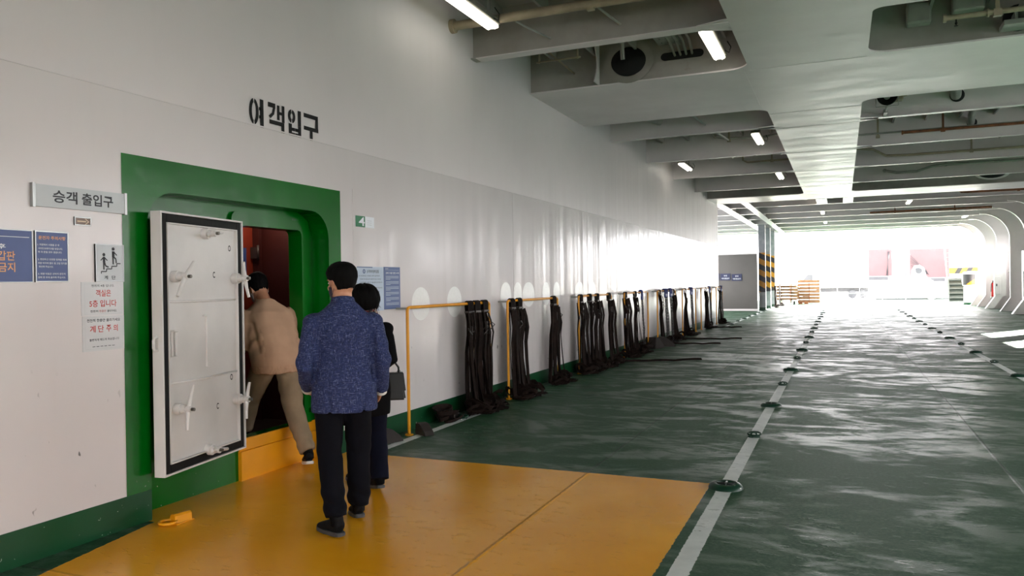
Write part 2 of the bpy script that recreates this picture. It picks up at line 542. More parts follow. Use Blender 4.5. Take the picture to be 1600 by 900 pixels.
# painted green band round the recess (a flush doubler plate)
bm = BM()
GY0, GY1, GZ1 = 3.605, 5.985, 2.455
x = WX + .003
for pts in ([(GY0, .205), (RY0, .205), (RY0, 1.995), (GY0, 1.995)], [(RY1, .205), (GY1, .205), (GY1, 1.995), (RY1, 1.995)]):
    face(bm, [(x, y, z) for y, z in pts])
hi = [p for p in A0 if p[1] >= 1.99]
face(bm, [(x, GY0, 1.995)] + [(x, y, z) for y, z in hi[::-1]] + [(x, GY1, 1.995), (x, GY1, GZ1), (x, GY0, GZ1)])
for (y, z), (y2, z2) in zip(A0, A0[1:]):
    face(bm, [(x, y, z), (x, y2, z2), (WX - .002, y2, z2), (WX - .002, y, z)])
struct('trim_3', bm, GREEN)
bm = BM()
box(bm, WX - .001, WX + .005, -14, RY0, 0, .208)
box(bm, WX - .001, WX + .005, RY1, 29.99, 0, .208)
struct('baseboard_left', bm, GREEND)

# lobby seen through the doorway: dark red bulkheads
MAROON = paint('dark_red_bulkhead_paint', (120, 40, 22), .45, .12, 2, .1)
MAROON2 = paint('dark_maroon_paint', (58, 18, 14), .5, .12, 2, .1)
bm = BM()
LX = -5.75
face(bm, [(LX, 3.6, .1), (LX, 6.5, .1), (LX, 6.5, 2.5), (LX, 3.6, 2.5)])
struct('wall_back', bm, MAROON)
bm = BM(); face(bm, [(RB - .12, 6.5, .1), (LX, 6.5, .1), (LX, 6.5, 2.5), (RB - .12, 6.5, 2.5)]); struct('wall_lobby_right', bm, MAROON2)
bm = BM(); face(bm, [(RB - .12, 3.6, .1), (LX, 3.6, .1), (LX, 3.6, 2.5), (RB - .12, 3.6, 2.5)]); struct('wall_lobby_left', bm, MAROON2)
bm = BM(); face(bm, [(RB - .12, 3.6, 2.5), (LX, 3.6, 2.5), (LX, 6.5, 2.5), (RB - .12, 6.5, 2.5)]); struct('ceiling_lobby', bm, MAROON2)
bm = BM()
for a, b in ((3.6, DY0), (DY1, 6.5)):
    face(bm, [(RB - .121, a, .1), (RB - .121, b, .1), (RB - .121, b, 2.5), (RB - .121, a, 2.5)])
face(bm, [(RB - .121, DY0, DZ1), (RB - .121, DY1, DZ1), (RB - .121, DY1, 2.5), (RB - .121, DY0, 2.5)])
face(bm, [(RB - .121, DY0, .1), (RB - .121, DY1, .1), (RB - .121, DY1, DZ0), (RB - .121, DY0, DZ0)])
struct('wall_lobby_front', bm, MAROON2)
bm = BM()
box(bm, LX, RB - .121, 3.6, 6.5, .10, .16)
struct('floor_lobby', bm, paint('dark_lobby_floor', (45, 30, 26), .5))

# ------------------------------------------------------------------ deckhead: plate, slabs, girder, beams
CZ = 4.43
bm = BM()
box(bm, -7.4, 7.65, -14, 49.35, 5.05, 5.12)
struct('ceiling', bm, BROWNGREY)
GX0, GX1 = -1.12, .34

def fillet(bm, x, y, sx, sy, r, n=6, z=CZ):
    """fills the inner corner at (x, y) of a pocket lying towards (sx, sy) with a rounded gusset"""
    c = (x + sx * r, y + sy * r)
    pts = [(x, y, z)]
    for k in range(n + 1):
        a = k / n * math.pi / 2
        pts.append((c[0] - sx * r * math.cos(a), c[1] - sy * r * math.sin(a), z))
    prism(bm, pts, (0, 0, .02))

# wide longitudinal girder
bm = BM()
box(bm, GX0, GX1, -14, 29.5, CZ, CZ + .02)
for x in (GX0 + .02, GX1 - .02):
    box(bm, x - .01, x + .01, -14, 29.5, CZ + .02, 5.05)
for x in (-1.2,):
    box(bm, x, x + .012, 10.87, 13.5, CZ - .004, CZ)
for y in (10.95, 14.0, 15.4, 18.5, 21.8, 25.3):
    box(bm, GX0, GX1, y, y + .008, CZ - .003, CZ)
struct('trim_4', bm, CEIL)
# slabs: (y0, y1, x0, x1)
bm = BM(); webs = BM()
for y0, y1, x0, x1 in ((10.85, 13.55, WX, 7.0), (27.55, 29.5, -4.31, 7.0), (-14, 3.2, WX, 7.0), (7.0, 9.03, GX1, 7.0)):
    for xa, xb in ((x0, min(x1, GX0)), (max(x0, GX1), x1)):
        if xb - xa < .1: continue
        box(bm, xa, xb, y0, y1, CZ, CZ + .022)
        for y in (y0 + .05, y1 - .05):
            box(webs, xa, xb, y - .008, y + .008, CZ + .022, 5.05)
for y0, y1 in ((10.85, 13.55), (27.55, 29.5)):
    for x, sx in ((GX0, -1), (GX1, 1)):
        fillet(bm, x, y0, sx, -1, .26); fillet(bm, x, y1, sx, 1, .26)
fillet(bm, GX1, 9.03, 1, 1, .12)
fillet(bm, GX0, 8.98, -1, 1, .12)
struct('trim_5', bm, CEIL)
struct('trim_9', webs, BROWNGREY)
# round lightening hole with a doubler ring in the web facing us
bm = BM()
hx, hz = -2.78, 4.735
lathe(bm, [(.36, .035), (.36, .046), (.25, .046), (.25, .035)], (hx, 10.89, hz), (0, -1, 0), 36)
bmesh.ops.scale(bm, vec=(1, 1, .86), space=Matrix.Translation((-hx, -10.9, -hz)), verts=bm.verts)
struct('trim_6', bm, BROWNGREY, True, 40)
bm = BM()
lathe(bm, [(.255, 0), (.255, .012), (0, .012)], (hx, 10.89, hz), (0, -1, 0), 36)
bmesh.ops.scale(bm, vec=(1, 1, .80), space=Matrix.Translation((-hx, -10.9, -hz)), verts=bm.verts)
bmesh.ops.translate(bm, vec=(0, -.04, 0), verts=bm.verts)
struct('trim_7', bm, DARK)
# stiffener bracket with a hollow edge left of the hole
bm = BM()
pts = [(-3.24, 10.89, CZ + .02), (-3.24, 10.62, CZ + .02)]
for k in range(9):
    a = k / 8 * math.pi / 2
    pts.append((-3.24, 10.62 + .16 * math.sin(a * 2), CZ + .02 + .6 * k / 8))
pts += [(-3.24, 10.89, 5.05)]
prism(bm, pts, (.016, 0, 0))
struct('trim_8', bm, CEIL)

def beam(y, xa, xb, n, fl=.15, hh=None, mat=CEIL, gus=True):
    bm = BM()
    for a, b in ((xa, min(xb, GX0)), (max(xa, GX1), xb)) if y < 29.5 else ((xa, xb),):
        if b - a < .1: continue
        box(bm, a, b, y - .006, y + .006, CZ + .014, hh or 5.05)
        box(bm, a, b, y - fl / 2, y + fl / 2, CZ, CZ + .014)
    # tapered ends where the flange widens into the girder
    for (x, s) in ((GX0, -1), (GX1, 1)):
        if gus and xa < x < xb + .01 and (xa < x - .5 if s < 0 else xb > x + .5):
            prism(bm, [(x, y - fl / 2 - .13, CZ), (x, y + fl / 2 + .13, CZ), (x + s * .30, y + fl / 2, CZ), (x + s * .30, y - fl / 2, CZ)], (0, 0, .014))
    struct('trim_%d' % n, bm, mat)
nb = 10
beam(8.90, WX, GX0, nb, .16, mat=BROWNGREY, gus=False); nb += 1
bm = BM()   # flange of that beam is the paler deckhead paint, with its snipe on the girder side
box(bm, WX + .08, GX0, 8.80, 8.985, CZ - .004, CZ + .004)
prism(bm, [(GX0, 8.70, CZ), (GX0, 9.12, CZ), (GX0 - .35, 8.985, CZ), (GX0 - .35, 8.8, CZ)], (0, 0, .01))
struct('trim_%d' % nb, bm, CEIL); nb += 1
beam(5.7, WX, 7.0, nb, gus=False); nb += 1
for y in (15.25, 18.42, 21.65, 25.1):
    beam(y, WX, 7.0, nb, .13, mat=CEIL); nb += 1
for y in (31.65, 34.85, 38.0, 41.2, 44.4, 47.6):
    beam(y, -7.4, 7.0, nb, .14, mat=CEIL, gus=False); nb += 1
bm = BM()
box(bm, -7.4, 7.65, 49.2, 49.36, CZ - .02, 5.12)
struct('trim_%d' % nb, bm, CEIL); nb += 1
# longitudinal strips at the far end
bm = BM()
for xa, xb, ya, yb in ((-4.40, -4.05, 29.5, 49.2), (-3.40, -3.12, 29.5, 49.2), (-.82, -.45, 29.5, 31.6), (.08, .42, 29.5, 31.6)):
    box(bm, xa, xb, ya, yb, CZ - .005, CZ + .012)
    box(bm, (xa + xb) / 2 - .008, (xa + xb) / 2 + .008, ya, yb, CZ + .012, 5.05)
struct('trim_%d' % nb, bm, CEIL); nb += 1
# small longitudinal stiffeners under the plate
bm = BM()
for x in [-3.9 + .62 * k for k in range(18)]:
    if GX0 - .1 < x < GX1 + .1: continue
    box(bm, x - .006, x + .006, -14, 49.2, 4.90, 5.05)
    box(bm, x - .03, x + .006, -14, 49.2, 4.89, 4.90)
struct('trim_%d' % nb, bm, BROWNGREY); nb += 1

# ------------------------------------------------------------------ right side: hull with window openings, web frames
HX = 7.65
FRAMEY = [37.3 - 3.2 * k for k in range(16)][::-1] + [40.5, 43.7, 46.9, 49.2]
WIN = [(yc - .8, yc + .8, 2.1, 3.6) for yc in (26.7, 29.85, 42.3, 45.4, 48.0)]
WIN += [(y - 1.0, y + 1.0, 1.7, 3.7) for y in (-11.9, -8.7, -5.5, -2.3, .9, 4.1, 7.3, 10.5, 13.7, 16.9)]  # extra unseen openings, enlarged to let more daylight in near the camera
WIN.sort()
bm = BM()
ycur = -14
for y0, y1, z0, z1 in WIN:
    if y0 > ycur: box(bm, HX, HX + .02, ycur, y0, 0, 5.1)
    box(bm, HX, HX + .02, y0, y1, 0, z0); box(bm, HX, HX + .02, y0, y1, z1, 5.1)
    ycur = y1
box(bm, HX, HX + .02, ycur, 49.3, 0, 5.1)
struct('wall_right', bm, CEIL)
for y0, y1, z0, z1 in WIN:
    portal((HX + .03, (y0 + y1) / 2, (z0 + z1) / 2), z1 - z0, y1 - y0, (-1, 0, 0))
for k, y in enumerate(FRAMEY):
    r = 1.15
    xi = 6.95
    inner = [(6.55, 0), (xi, .62), (xi, CZ - r)]
    for j in range(1, 9):
        a = j / 8 * math.pi / 2
        inner.append((xi - r + r * math.cos(a), CZ - r + r * math.sin(a)))
    bm = BM()
    prism(bm, [(px, y - .008, pz) for px, pz in inner] + [(xi - r, y - .008, 5.05), (HX, y - .008, 5.05), (HX, y - .008, 0)], (0, .016, 0))
    for (ax, az), (bx, bz) in zip(inner, inner[1:]):
        dx, dz = bx - ax, bz - az; l = math.hypot(dx, dz); nx, nz = dz / l * .014, -dx / l * .014
        prism(bm, [(ax, y - .08, az), (bx, y - .08, bz), (bx - nx * -1, y - .08, bz - nz * -1), (ax - nx * -1, y - .08, az - nz * -1)], (0, .16, 0))
    struct('trim_%d' % nb, bm, CEIL); nb += 1
bm = BM()
box(bm, 7.55, HX + .01, -14, 49.3, 0, .2)
struct('baseboard_right', bm, GREEND)

# the ship's end behind the camera: unseen opening to the sky, sized to light the near wall; left hull of the forward bay
bm = BM()
box(bm, WX - .1, HX, -14.1, -14, 4.4, 5.1)
box(bm, WX - .1, -1.0, -14.1, -14, 0, 5.1); box(bm, 5.0, HX, -14.1, -14, 0, 5.1)
struct('wall_aft', bm, CEIL)
portal((2.0, -14.05, 2.2), 6.0, 4.4, (0, 1, 0))
portal((0.1, 49.4, 2.2), 14.5, 4.4, (0, -1, 0))

# grey bulkhead beyond the end of the white wall, with daylight above it
GB = paint('grey_bulkhead_paint', (86, 83, 80), .45, .06, 1.2, .1)
bm = BM()
box(bm, -7.4, -3.95, 41.0, 41.08, 0, 2.9)
box(bm, -7.4, -3.95, 40.99, 41.0, .62, .635)
struct('wall_far', bm, GB)
bm = BM()
box(bm, -7.4, -3.95, 40.97, 41.12, 2.9, 2.97)
box(bm, -7.4, -3.95, 40.985, 41.0, 0, .10)
struct('trim_%d' % nb, bm, CEIL); nb += 1
bm = BM()
box(bm, -7.5, -7.4, 30, 41, 0, 1.1); box(bm, -7.5, -7.4, 30, 49.3, 4.3, 5.1)
struct('wall_port', bm, CEIL)
# ground outside: the quay
bm = BM()
box(bm, -160, 160, 62, 320, -.6, -.25)
struct('ground', bm, paint('pale_concrete_quay', (200, 198, 190), .8, .08, .3, .1, 5))
# ------------------------------------------------------------------ the white weathertight door, swung open
H0, H1 = Vector((-4.19, 3.775, 0)), Vector((-4.36, 4.725, 0))
du_ = (H1 - H0).normalized()
LF = Matrix((du_, (0, 0, 1), du_.cross(Vector((0, 0, 1))))).transposed().to_4x4()
LF.translation = H0
LW = (H1 - H0).length
leaf = thing('door_1', 'white steel weathertight door with black gasket and six clamp handles, swung open beside the passenger entrance', 'door', (H1.x, H1.y, 0))
leaf['kind'] = 'structure'
def L3(u, v, w): return LF @ Vector((u, v, w))
V0, V1 = .30, 2.085
def lbox(bm, u0, u1, v0, v1, w0, w1, bev=0):
    b2 = BM(); box(b2, u0, u1, v0, v1, w0, w1, bev); bmesh.ops.transform(b2, matrix=LF, verts=b2.verts); join(bm, b2)
bm = BM()
lbox(bm, .012, LW - .012, V0 + .01, V1 - .01, -.045, .004)
obj('panel', bm, LEAFW, leaf)
bm = BM()     # outer rim
for a in ((0, .014, V0, V1), (LW - .014, LW, V0, V1), (.014, LW - .014, V0, V0 + .014), (.014, LW - .014, V1 - .014, V1)):
    lbox(bm, a[0], a[1], a[2], a[3], -.05, .030, .002)
i = .072      # inner lip
for a in ((i, i + .010, V0 + i, V1 - i), (LW - i - .010, LW - i, V0 + i, V1 - i), (i, LW - i, V0 + i, V0 + i + .010), (i, LW - i, V1 - i - .010, V1 - i)):
    lbox(bm, a[0], a[1], a[2], a[3], 0, .028, .002)
obj('rim', bm, LEAFW, leaf)
bm = BM()
for a in ((.014, i, V0 + .014, V1 - .014), (LW - i, LW - .014, V0 + .014, V1 - .014), (i, LW - i, V0 + .014, V0 + i), (i, LW - i, V1 - i, V1 - .014)):
    lbox(bm, a[0], a[1], a[2], a[3], 0, .020, .006)
put(obj('gasket', bm, BLACK, leaf), 'black rubber gasket')
for v in (1.475, .915):
    bm = BM()
    b2 = BM(); tube(b2, [(i, v, .004), (LW / 2, v - .006, .006), (LW - i, v, .004)], .009, 8); bmesh.ops.transform(b2, matrix=LF, verts=b2.verts); join(bm, b2)
    obj('stiffener', bm, LEAFW, leaf)
bm = BM(); lbox(bm, .50, .535, .99, 1.36, .003, .018, .004); lbox(bm, .47, .53, 1.36, 1.372, .003, .022, .003)
obj('bracket', bm, LEAFW, leaf)
def ltube(bm, pts, r, seg=10):
    b2 = BM(); tube(b2, pts, r, seg); bmesh.ops.transform(b2, matrix=LF, verts=b2.verts); join(bm, b2)
def dog(u, v, ang, ln, ln2, out=.085):
    bm = BM()
    ltube(bm, [(u, v, 0), (u, v, .05), (u, v, .052), (u, v, out)], [.040, .040, .030, .028], 16)
    bs = obj('clamp_boss', bm, LEAFW, leaf, True, auto=40)
    bm = BM()
    c, s = math.cos(ang), math.sin(ang)
    w = out + .018
    ltube(bm, [(u - c * ln, v - s * ln, w + .012), (u - c * ln * .5, v - s * ln * .5, w + .004), (u, v, w), (u + c * ln2 * .5, v + s * ln2 * .5, w + .004), (u + c * ln2, v + s * ln2, w + .012)], [.011, .013, .019, .013, .011], 10)
    ltube(bm, [(u, v, out), (u, v, w + .022)], .024, 12)
    h = obj('clamp_handle', bm, LEAFW, bs, True, auto=40)
    bm = BM(); ltube(bm, [(u, v, w + .02), (u, v, w + .045)], .012, 8)
    put(obj('clamp_bolt', bm, STEEL, bs, True, auto=40), 'bare steel bolt end')
R_ = math.radians
dog(.50, 1.96, R_(8), .08, .09, .07)
dog(.15, 1.645, R_(52), .17, .13)
dog(.865, 1.635, R_(103), .15, .13)
dog(.16, .735, R_(76), .14, .17)
dog(.865, .700, R_(79), .15, .13)
dog(.50, .385, R_(-8), .08, .11, .07)
bm = BM()
ltube(bm, [(.155, 1.27, .004), (.155, 1.275, .03), (.115, 1.275, .03), (.113, 1.27, .004)], .008, 8)
ltube(bm, [(.155, 1.265, .014), (.157, 1.10, .014), (.115, 1.10, .014), (.113, 1.265, .014)], .008, 8)
obj('grab_handle', bm, LEAFW, leaf, True, auto=40)
bm = BM()
ltube(bm, [(0, 1.24, -.01), (-.03, 1.235, -.01), (-.04, 1.22, -.01), (-.04, 1.17, -.01), (-.03, 1.155, -.01), (0, 1.15, -.01)], .009, 8)
obj('edge_eye', bm, LEAFW, leaf, True, auto=40)
for v in (1.80, 1.2, .58):
    bm = BM(); ltube(bm, [(LW + .004, v - .06, -.02), (LW + .004, v + .06, -.02)], .016, 12)
    lbox(bm, LW - .06, LW + .01, v - .045, v + .045, -.052, -.03, .003)
    obj('hinge', bm, LEAFW, leaf, True, auto=40)
bm = BM()
for ch, u, v in (('O', .075, 1.855), ('O', .80, 1.845), ('C', .60, 1.64), ('O', .075, .885), ('O', .80, .855), ('C', .62, .66)):
    b2 = text_mesh(ch, .02)
    xs = [q.co.x for q in b2.verts]; ys = [q.co.y for q in b2.verts]
    for q in b2.verts: q.co = L3(u + (q.co.x - min(xs)) * .042, v + q.co.y * .062, .0055)
    join(bm, b2)
put(obj('lettering', bm, INK, leaf), 'black stencilled letters')

# ------------------------------------------------------------------ writing and signs on the wall
# stencilled word above the entrance, drawn stroke by stroke with the stencil's bridges
bm = BM()
def st_poly(pts): face(bm, [(WX + .0035, y, z) for y, z in pts])
def st_box(c, a, b, x0, x1):  # c = character cell (y0,y1,z0,z1); fractions
    f = lambda u, v: (c[0] + u * (c[1] - c[0]), c[2] + v * (c[3] - c[2]))
    ex, ez = .0042 / (c[1] - c[0]), .0042 / (c[3] - c[2]); a -= ex; b += ex; x0 -= ez; x1 += ez
    st_poly([f(a, x0), f(b, x0), f(b, x1), f(a, x1)])
def st_arc(c, cx, cy, rx, ry, th, a0, a1, n=12):
    H = c[3] - c[2]; Wd = c[1] - c[0]
    o = []; q = []
    for k in range(n + 1):
        a = math.radians(a0 + (a1 - a0) * k / n)
        o.append((c[0] + cx * Wd + rx * math.cos(a), c[2] + cy * H + ry * math.sin(a)))
        q.append((c[0] + cx * Wd + (rx - th) * math.cos(a), c[2] + cy * H + (ry - th) * math.sin(a)))
    st_poly(o + q[::-1])
c = (4.795, 4.985, 2.862, 3.082)
st_arc(c, .29, .51, .055, .105, .033, 98, 262); st_arc(c, .29, .51, .055, .105, .033, -82, 82)
st_box(c, .62, .70, .62, .70); st_box(c, .62, .70, .32, .40); st_box(c, .68, .86, 0, 1)
c = (5.02, 5.215, 2.862, 3.082)
st_box(c, 0, .42, .86, 1.0); st_poly([(5.075, 3.05), (5.105, 3.05), (5.09, 2.995), (5.045, 2.955), (5.022, 2.972), (5.062, 3.005)])
st_box(c, .56, .68, .45, .97); st_box(c, .86, 1.0, .40, 1.0); st_box(c, .70, .84, .66, .74)
st_box(c, .08, .98, .24, .36); st_box(c, .82, .98, 0, .24)
c = (5.265, 5.43, 2.862, 3.082)
st_arc(c, .28, .73, .048, .058, .033, 98, 262); st_arc(c, .28, .73, .048, .058, .033, -82, 82)
st_box(c, .80, 1.0, .44, 1.0)
st_box(c, .06, .26, 0, .42); st_box(c, .80, 1.0, 0, .40); st_box(c, .26, .50, .19, .28); st_box(c, .56, .80, .19, .28); st_box(c, .26, .50, 0, .09); st_box(c, .56, .80, 0, .09)
c = (5.475, 5.67, 2.862, 3.082)
st_box(c, 0, .98, .87, 1.0); st_box(c, .82, .98, .50, .87); st_box(c, 0, 1.0, .37, .49); st_box(c, .42, .58, 0, .35)
stn = obj('lettering', bm, INK, wall_left); put(stn, 'black stencilled Korean word over the entrance')
# white touched-up ovals behind the hanging hooks
OVAL = paint('fresh_white_oval_paint', (232, 232, 230), .2, .02, 30, .5, 120)
for yv, w in [(7.46, .20), (8.27, .19), (9.82, .19), (10.25, .16), (10.67, .24), (11.41, .17), (11.9, .16), (13.1, .26), (13.85, .24), (16.2, .24), (17.1, .26), (18.85, .22), (19.65, .22),
              (20.35, .28), (22.0, .22), (22.85, .22), (23.7, .26), (25.4, .22), (26.25, .22), (28.8, .3)]:
    bm = BM()
    n = 28; z0 = 1.355 if yv < 9 else 1.40; hh = .185
    face(bm, [(WX + .002, yv + w * math.cos(2 * math.pi * k / n), z0 + hh * math.sin(2 * math.pi * k / n)) for k in range(n)])
    obj('paint_patch', bm, OVAL, wall_left)
# faded red stencil far down the wall
PALE = paint('faded_red_paint', (196, 132, 122), .45, .1, 9, .0)
bm = BM()
for y0, y1 in ((22.5, 23.15), (23.5, 25.1)):
    for a in ((y0, y1, 2.60, 2.62), (y0, y1, 2.32, 2.34), (y0, y0 + .03, 2.32, 2.62), (y1 - .03, y1, 2.32, 2.62)):
        face(bm, [(WX + .002, a[0], a[2]), (WX + .002, a[1], a[2]), (WX + .002, a[1], a[3]), (WX + .002, a[0], a[3])])
for y in (22.72, 22.86, 23.66, 23.86, 24.06, 24.3, 24.5, 24.72, 24.92):
    face(bm, [(WX + .002, y, 2.38), (WX + .002, y + .07, 2.38), (WX + .002, y + .07, 2.56), (WX + .002, y, 2.56)])
put(obj('faded_stencil', bm, PALE, wall_left), 'faded red stencilled marking')

SGREY = paint('sign_silver_grey', (176, 180, 182), .35, .04, 4, 0)
SBLUE = paint('sign_navy_blue', (58, 76, 128), .4, .06, 3, 0)
SLIGHT = paint('sign_pale_grey', (190, 194, 198), .4, .04, 3, 0)
SORANGE = paint('sign_orange_ink', (222, 160, 110), .5, .02, 3, 0)
SWHITE = paint('sign_white_ink', (222, 226, 232), .5, .02, 3, 0)
SRED = paint('sign_red_ink', (186, 58, 52), .5, .03, 3, 0)
SINK = paint('sign_dark_ink', (38, 38, 44), .5, .03, 3, 0)
SPAPER = paint('laminated_paper', (196, 196, 198), .25, .03, 3, 0)
FRAMEM = paint('sign_aluminium_frame', (150, 152, 150), .3, .05, 6, 0, metal=.6)
SBROWN = paint('sign_brown', (118, 98, 88), .4, .05, 3, 0)
SGREEN = paint('sign_green', (8, 104, 62), .4, .05, 3, 0)

def sign(name, label, cat, y0, y1, z0, z1, mat, th=.006, frame=None, group=None, tilt=0):
    t = thing(name, label, cat, (WX, (y0 + y1) / 2, z0), 0, group)
    bm = BM(); box(bm, WX + .0005, WX + th, y0, y1, z0, z1)
    obj('panel', bm, mat, t)
    if frame:
        bm = BM(); w, fm = frame
        for a in ((y0, y0 + w, z0, z1), (y1 - w, y1, z0, z1), (y0 + w, y1 - w, z0, z0 + w), (y0 + w, y1 - w, z1 - w, z1)):
            box(bm, WX + .001, WX + th + .003, *a)
        obj('frame', bm, fm, t)
    t['th'] = th
    return t
def write(t, mat, items, label=None, th=None):
    bm = BM()
    for it in items:
        body, u0, u1, v0, v1 = it[:5]
        wall_text(bm, body, u0, u1, v0, v1, (th or t['th']) + .0012, bold=it[5] if len(it) > 5 else .0)
    o = obj('lettering', bm, mat, t)
    if label: put(o, label)
    return o
def lines(t, mat, rects, name='line_art', th=None):
    bm = BM(); x = WX + (th or t['th']) + .0010
    for u0, u1, v0, v1 in rects:
        face(bm, [(x, u0, v0), (x, u1, v0), (x, u1, v1), (x, u0, v1)])
    return obj(name, bm, mat, t)

t = sign('passenger_entrance_sign', 'long silver grey sign with black Korean lettering beside the green door frame', 'sign', 2.995, 3.625, 2.055, 2.185, SGREY, .02)
for a in (2.990, 3.610):
    bm = BM(); box(bm, WX, WX + .024, a, a + .018, 2.05, 2.19); obj('end_cap', bm, FRAMEM, t)
write(t, SINK, [('승객', 3.115, 3.275, 2.085, 2.160, .022), ('출입구', 3.305, 3.525, 2.085, 2.160, .022)])
t = sign('arrow_sign', 'small brown sign with a pale arrow pointing right, under the silver grey sign', 'sign', 3.262, 3.375, 1.96, 2.012, SBROWN, .008, (.006, FRAMEM))
bm = BM(); x = WX + .0095
face(bm, [(x, 3.280, 1.981), (x, 3.340, 1.981), (x, 3.340, 1.990), (x, 3.280, 1.990)])
for s in (1, -1):
    face(bm, [(x, 3.362, 1.9855), (x, 3.352, 1.9855), (x, 3.330, 1.9855 + s * .018), (x, 3.338, 1.9855 + s * .018)])
put(obj('arrow', bm, paint('pale_arrow_ink', (206, 184, 158), .5, .03, 3, 0), t), 'pale arrow')
t = sign('car_deck_notice_board', 'dark blue board with large orange Korean lettering, cut by the left edge of the photo', 'sign', 2.46, 2.995, 1.61, 1.912, SBLUE, .008, (.005, FRAMEM))
lines(t, SWHITE, [(2.52, 2.975, 1.868, 1.871)])
write(t, SWHITE, [('주차 후', 2.665, 2.838, 1.800, 1.828, .01)])
write(t, SORANGE, [('차량갑판', 2.69, 2.89, 1.734, 1.788, .012), ('출입금지', 2.69, 2.89, 1.670, 1.724, .012)])
t = sign('driver_notice_board', 'narrow dark blue notice with an orange heading and three white paragraphs', 'sign', 3.008, 3.218, 1.612, 1.913, SBLUE, .008, (.007, FRAMEM))
write(t, SORANGE, [('운전자 주의사항', 3.030, 3.200, 1.862, 1.884, .02)])
ty = [('1. 차량에서 시동을 끈 후', 3.024, 3.160, 1.826), ('사이드브레이크를 당깁니다.', 3.028, 3.180, 1.804), ('꼭 차 문을 모두 잠급니다.', 3.026, 3.176, 1.783),
      ('2. 편안하고 안전한 항해를 위해', 3.024, 3.204, 1.740), ('차량 하차에 협조 및 고임 장치를', 3.024, 3.206, 1.718), ('확인해 주십시오.', 3.030, 3.120, 1.697),
      ('3. 차량 이동은 선박이 완전히', 3.024, 3.196, 1.655), ('정박 한 후에 출차해 주십시오.', 3.024, 3.198, 1.634)]
write(t, SWHITE, [(b, u0, u1, v, v + .012, .008) for b, u0, u1, v in ty])
# stair sign with two figures on the steps
t = sign('stair_sign', 'pale grey sign with two black figures walking on stairs, beside the green door frame', 'sign', 3.398, 3.603, 1.612, 1.852, SLIGHT, .012, (.004, FRAMEM))
bm = BM(); x = WX + .0135
def seg(a, b, w=.0045):
    a, b = Vector((0, *a)), Vector((0, *b)); d = (b - a).normalized(); n = Vector((0, -d.z, d.y)) * w
    face(bm, [Vector((x, 0, 0)) + q for q in (a + n, b + n, b - n, a - n)])
def disc(c, r): face(bm, [(x, c[0] + r * math.cos(k * .4488), c[1] + r * math.sin(k * .4488)) for k in range(14)])
sx, sz = 3.437, 1.664
stp = [(0, 0), (0, .014), (.038, .014), (.038, .031), (.076, .031), (.076, .048), (.114, .048), (.114, .066), (.142, .066)]
for a, b in zip(stp, stp[1:]): seg((sx + a[0], sz + a[1]), (sx + b[0], sz + b[1]), .0032)
disc((3.457, 1.785), .0105)
for a, b, w in (((3.457, 1.770), (3.458, 1.735), .009), ((3.457, 1.770), (3.434, 1.748), .0035), ((3.457, 1.770), (3.482, 1.748), .0035), ((3.455, 1.735), (3.456, 1.690), .005), ((3.461, 1.738), (3.468, 1.714), .005), ((3.468, 1.714), (3.490, 1.706), .0045)):
    seg(a, b, w)
disc((3.526, 1.823), .0105)
for a, b, w in (((3.526, 1.808), (3.526, 1.770), .009), ((3.524, 1.806), (3.520, 1.772), .003), ((3.528, 1.806), (3.552, 1.782), .0035), ((3.524, 1.772), (3.524, 1.724), .005), ((3.529, 1.772), (3.545, 1.758), .005), ((3.545, 1.758), (3.547, 1.732), .0045)):
    seg(a, b, w)
put(obj('stair_figures', bm, SINK, t), 'black figures on steps')
write(t, SINK, [('계', 3.458, 3.484, 1.628, 1.652, .02), ('단', 3.512, 3.540, 1.628, 1.652, .02)])
t = sign('floor_level_notice', 'white laminated notice with red Korean lettering, upper of two below the stair sign', 'notice', 3.302, 3.605, 1.402, 1.612, SPAPER, .004)
lines(t, SGREY, [(3.322, 3.590, 1.598, 1.600), (3.322, 3.590, 1.410, 1.412), (3.322, 3.324, 1.410, 1.600), (3.588, 3.590, 1.410, 1.600)])
write(t, SINK, [('현위치 4층 입니다.', 3.372, 3.535, 1.580, 1.596, .01), ('천천히', 3.362, 3.416, 1.420, 1.435, .01), ('올라가세요.', 3.482, 3.552, 1.420, 1.435, .01)])
write(t, SRED, [('객실은', 3.402, 3.510, 1.520, 1.563, .012), ('5층 입니다', 3.356, 3.550, 1.454, 1.498, .012), ('한층만', 3.424, 3.474, 1.420, 1.435, .0)], 'red lettering')
t = sign('stair_caution_notice', 'white laminated notice with red Korean lettering, lower of two below the stair sign', 'notice', 3.306, 3.605, 1.178, 1.398, SPAPER, .0045)
lines(t, SGREY, [(3.322, 3.590, 1.386, 1.388), (3.322, 3.590, 1.190, 1.192), (3.322, 3.324, 1.190, 1.388), (3.588, 3.590, 1.190, 1.388)])
write(t, SINK, [('천천히 한층만 올라가세요', 3.336, 3.575, 1.360, 1.380, .012), ('불편하게 해드려 죄송합니다', 3.352, 3.565, 1.240, 1.256, .012)])
lines(t, SINK, [(3.372 + .028 * k, 3.392 + .028 * k, 1.204, 1.2075) for k in range(6)], 'small_print')
write(t, SRED, [('계', 3.356, 3.396, 1.295, 1.338, .012), ('단', 3.414, 3.454, 1.295, 1.338, .012), ('주', 3.472, 3.508, 1.295, 1.338, .012), ('의', 3.524, 3.556, 1.295, 1.338, .012)], 'red lettering')
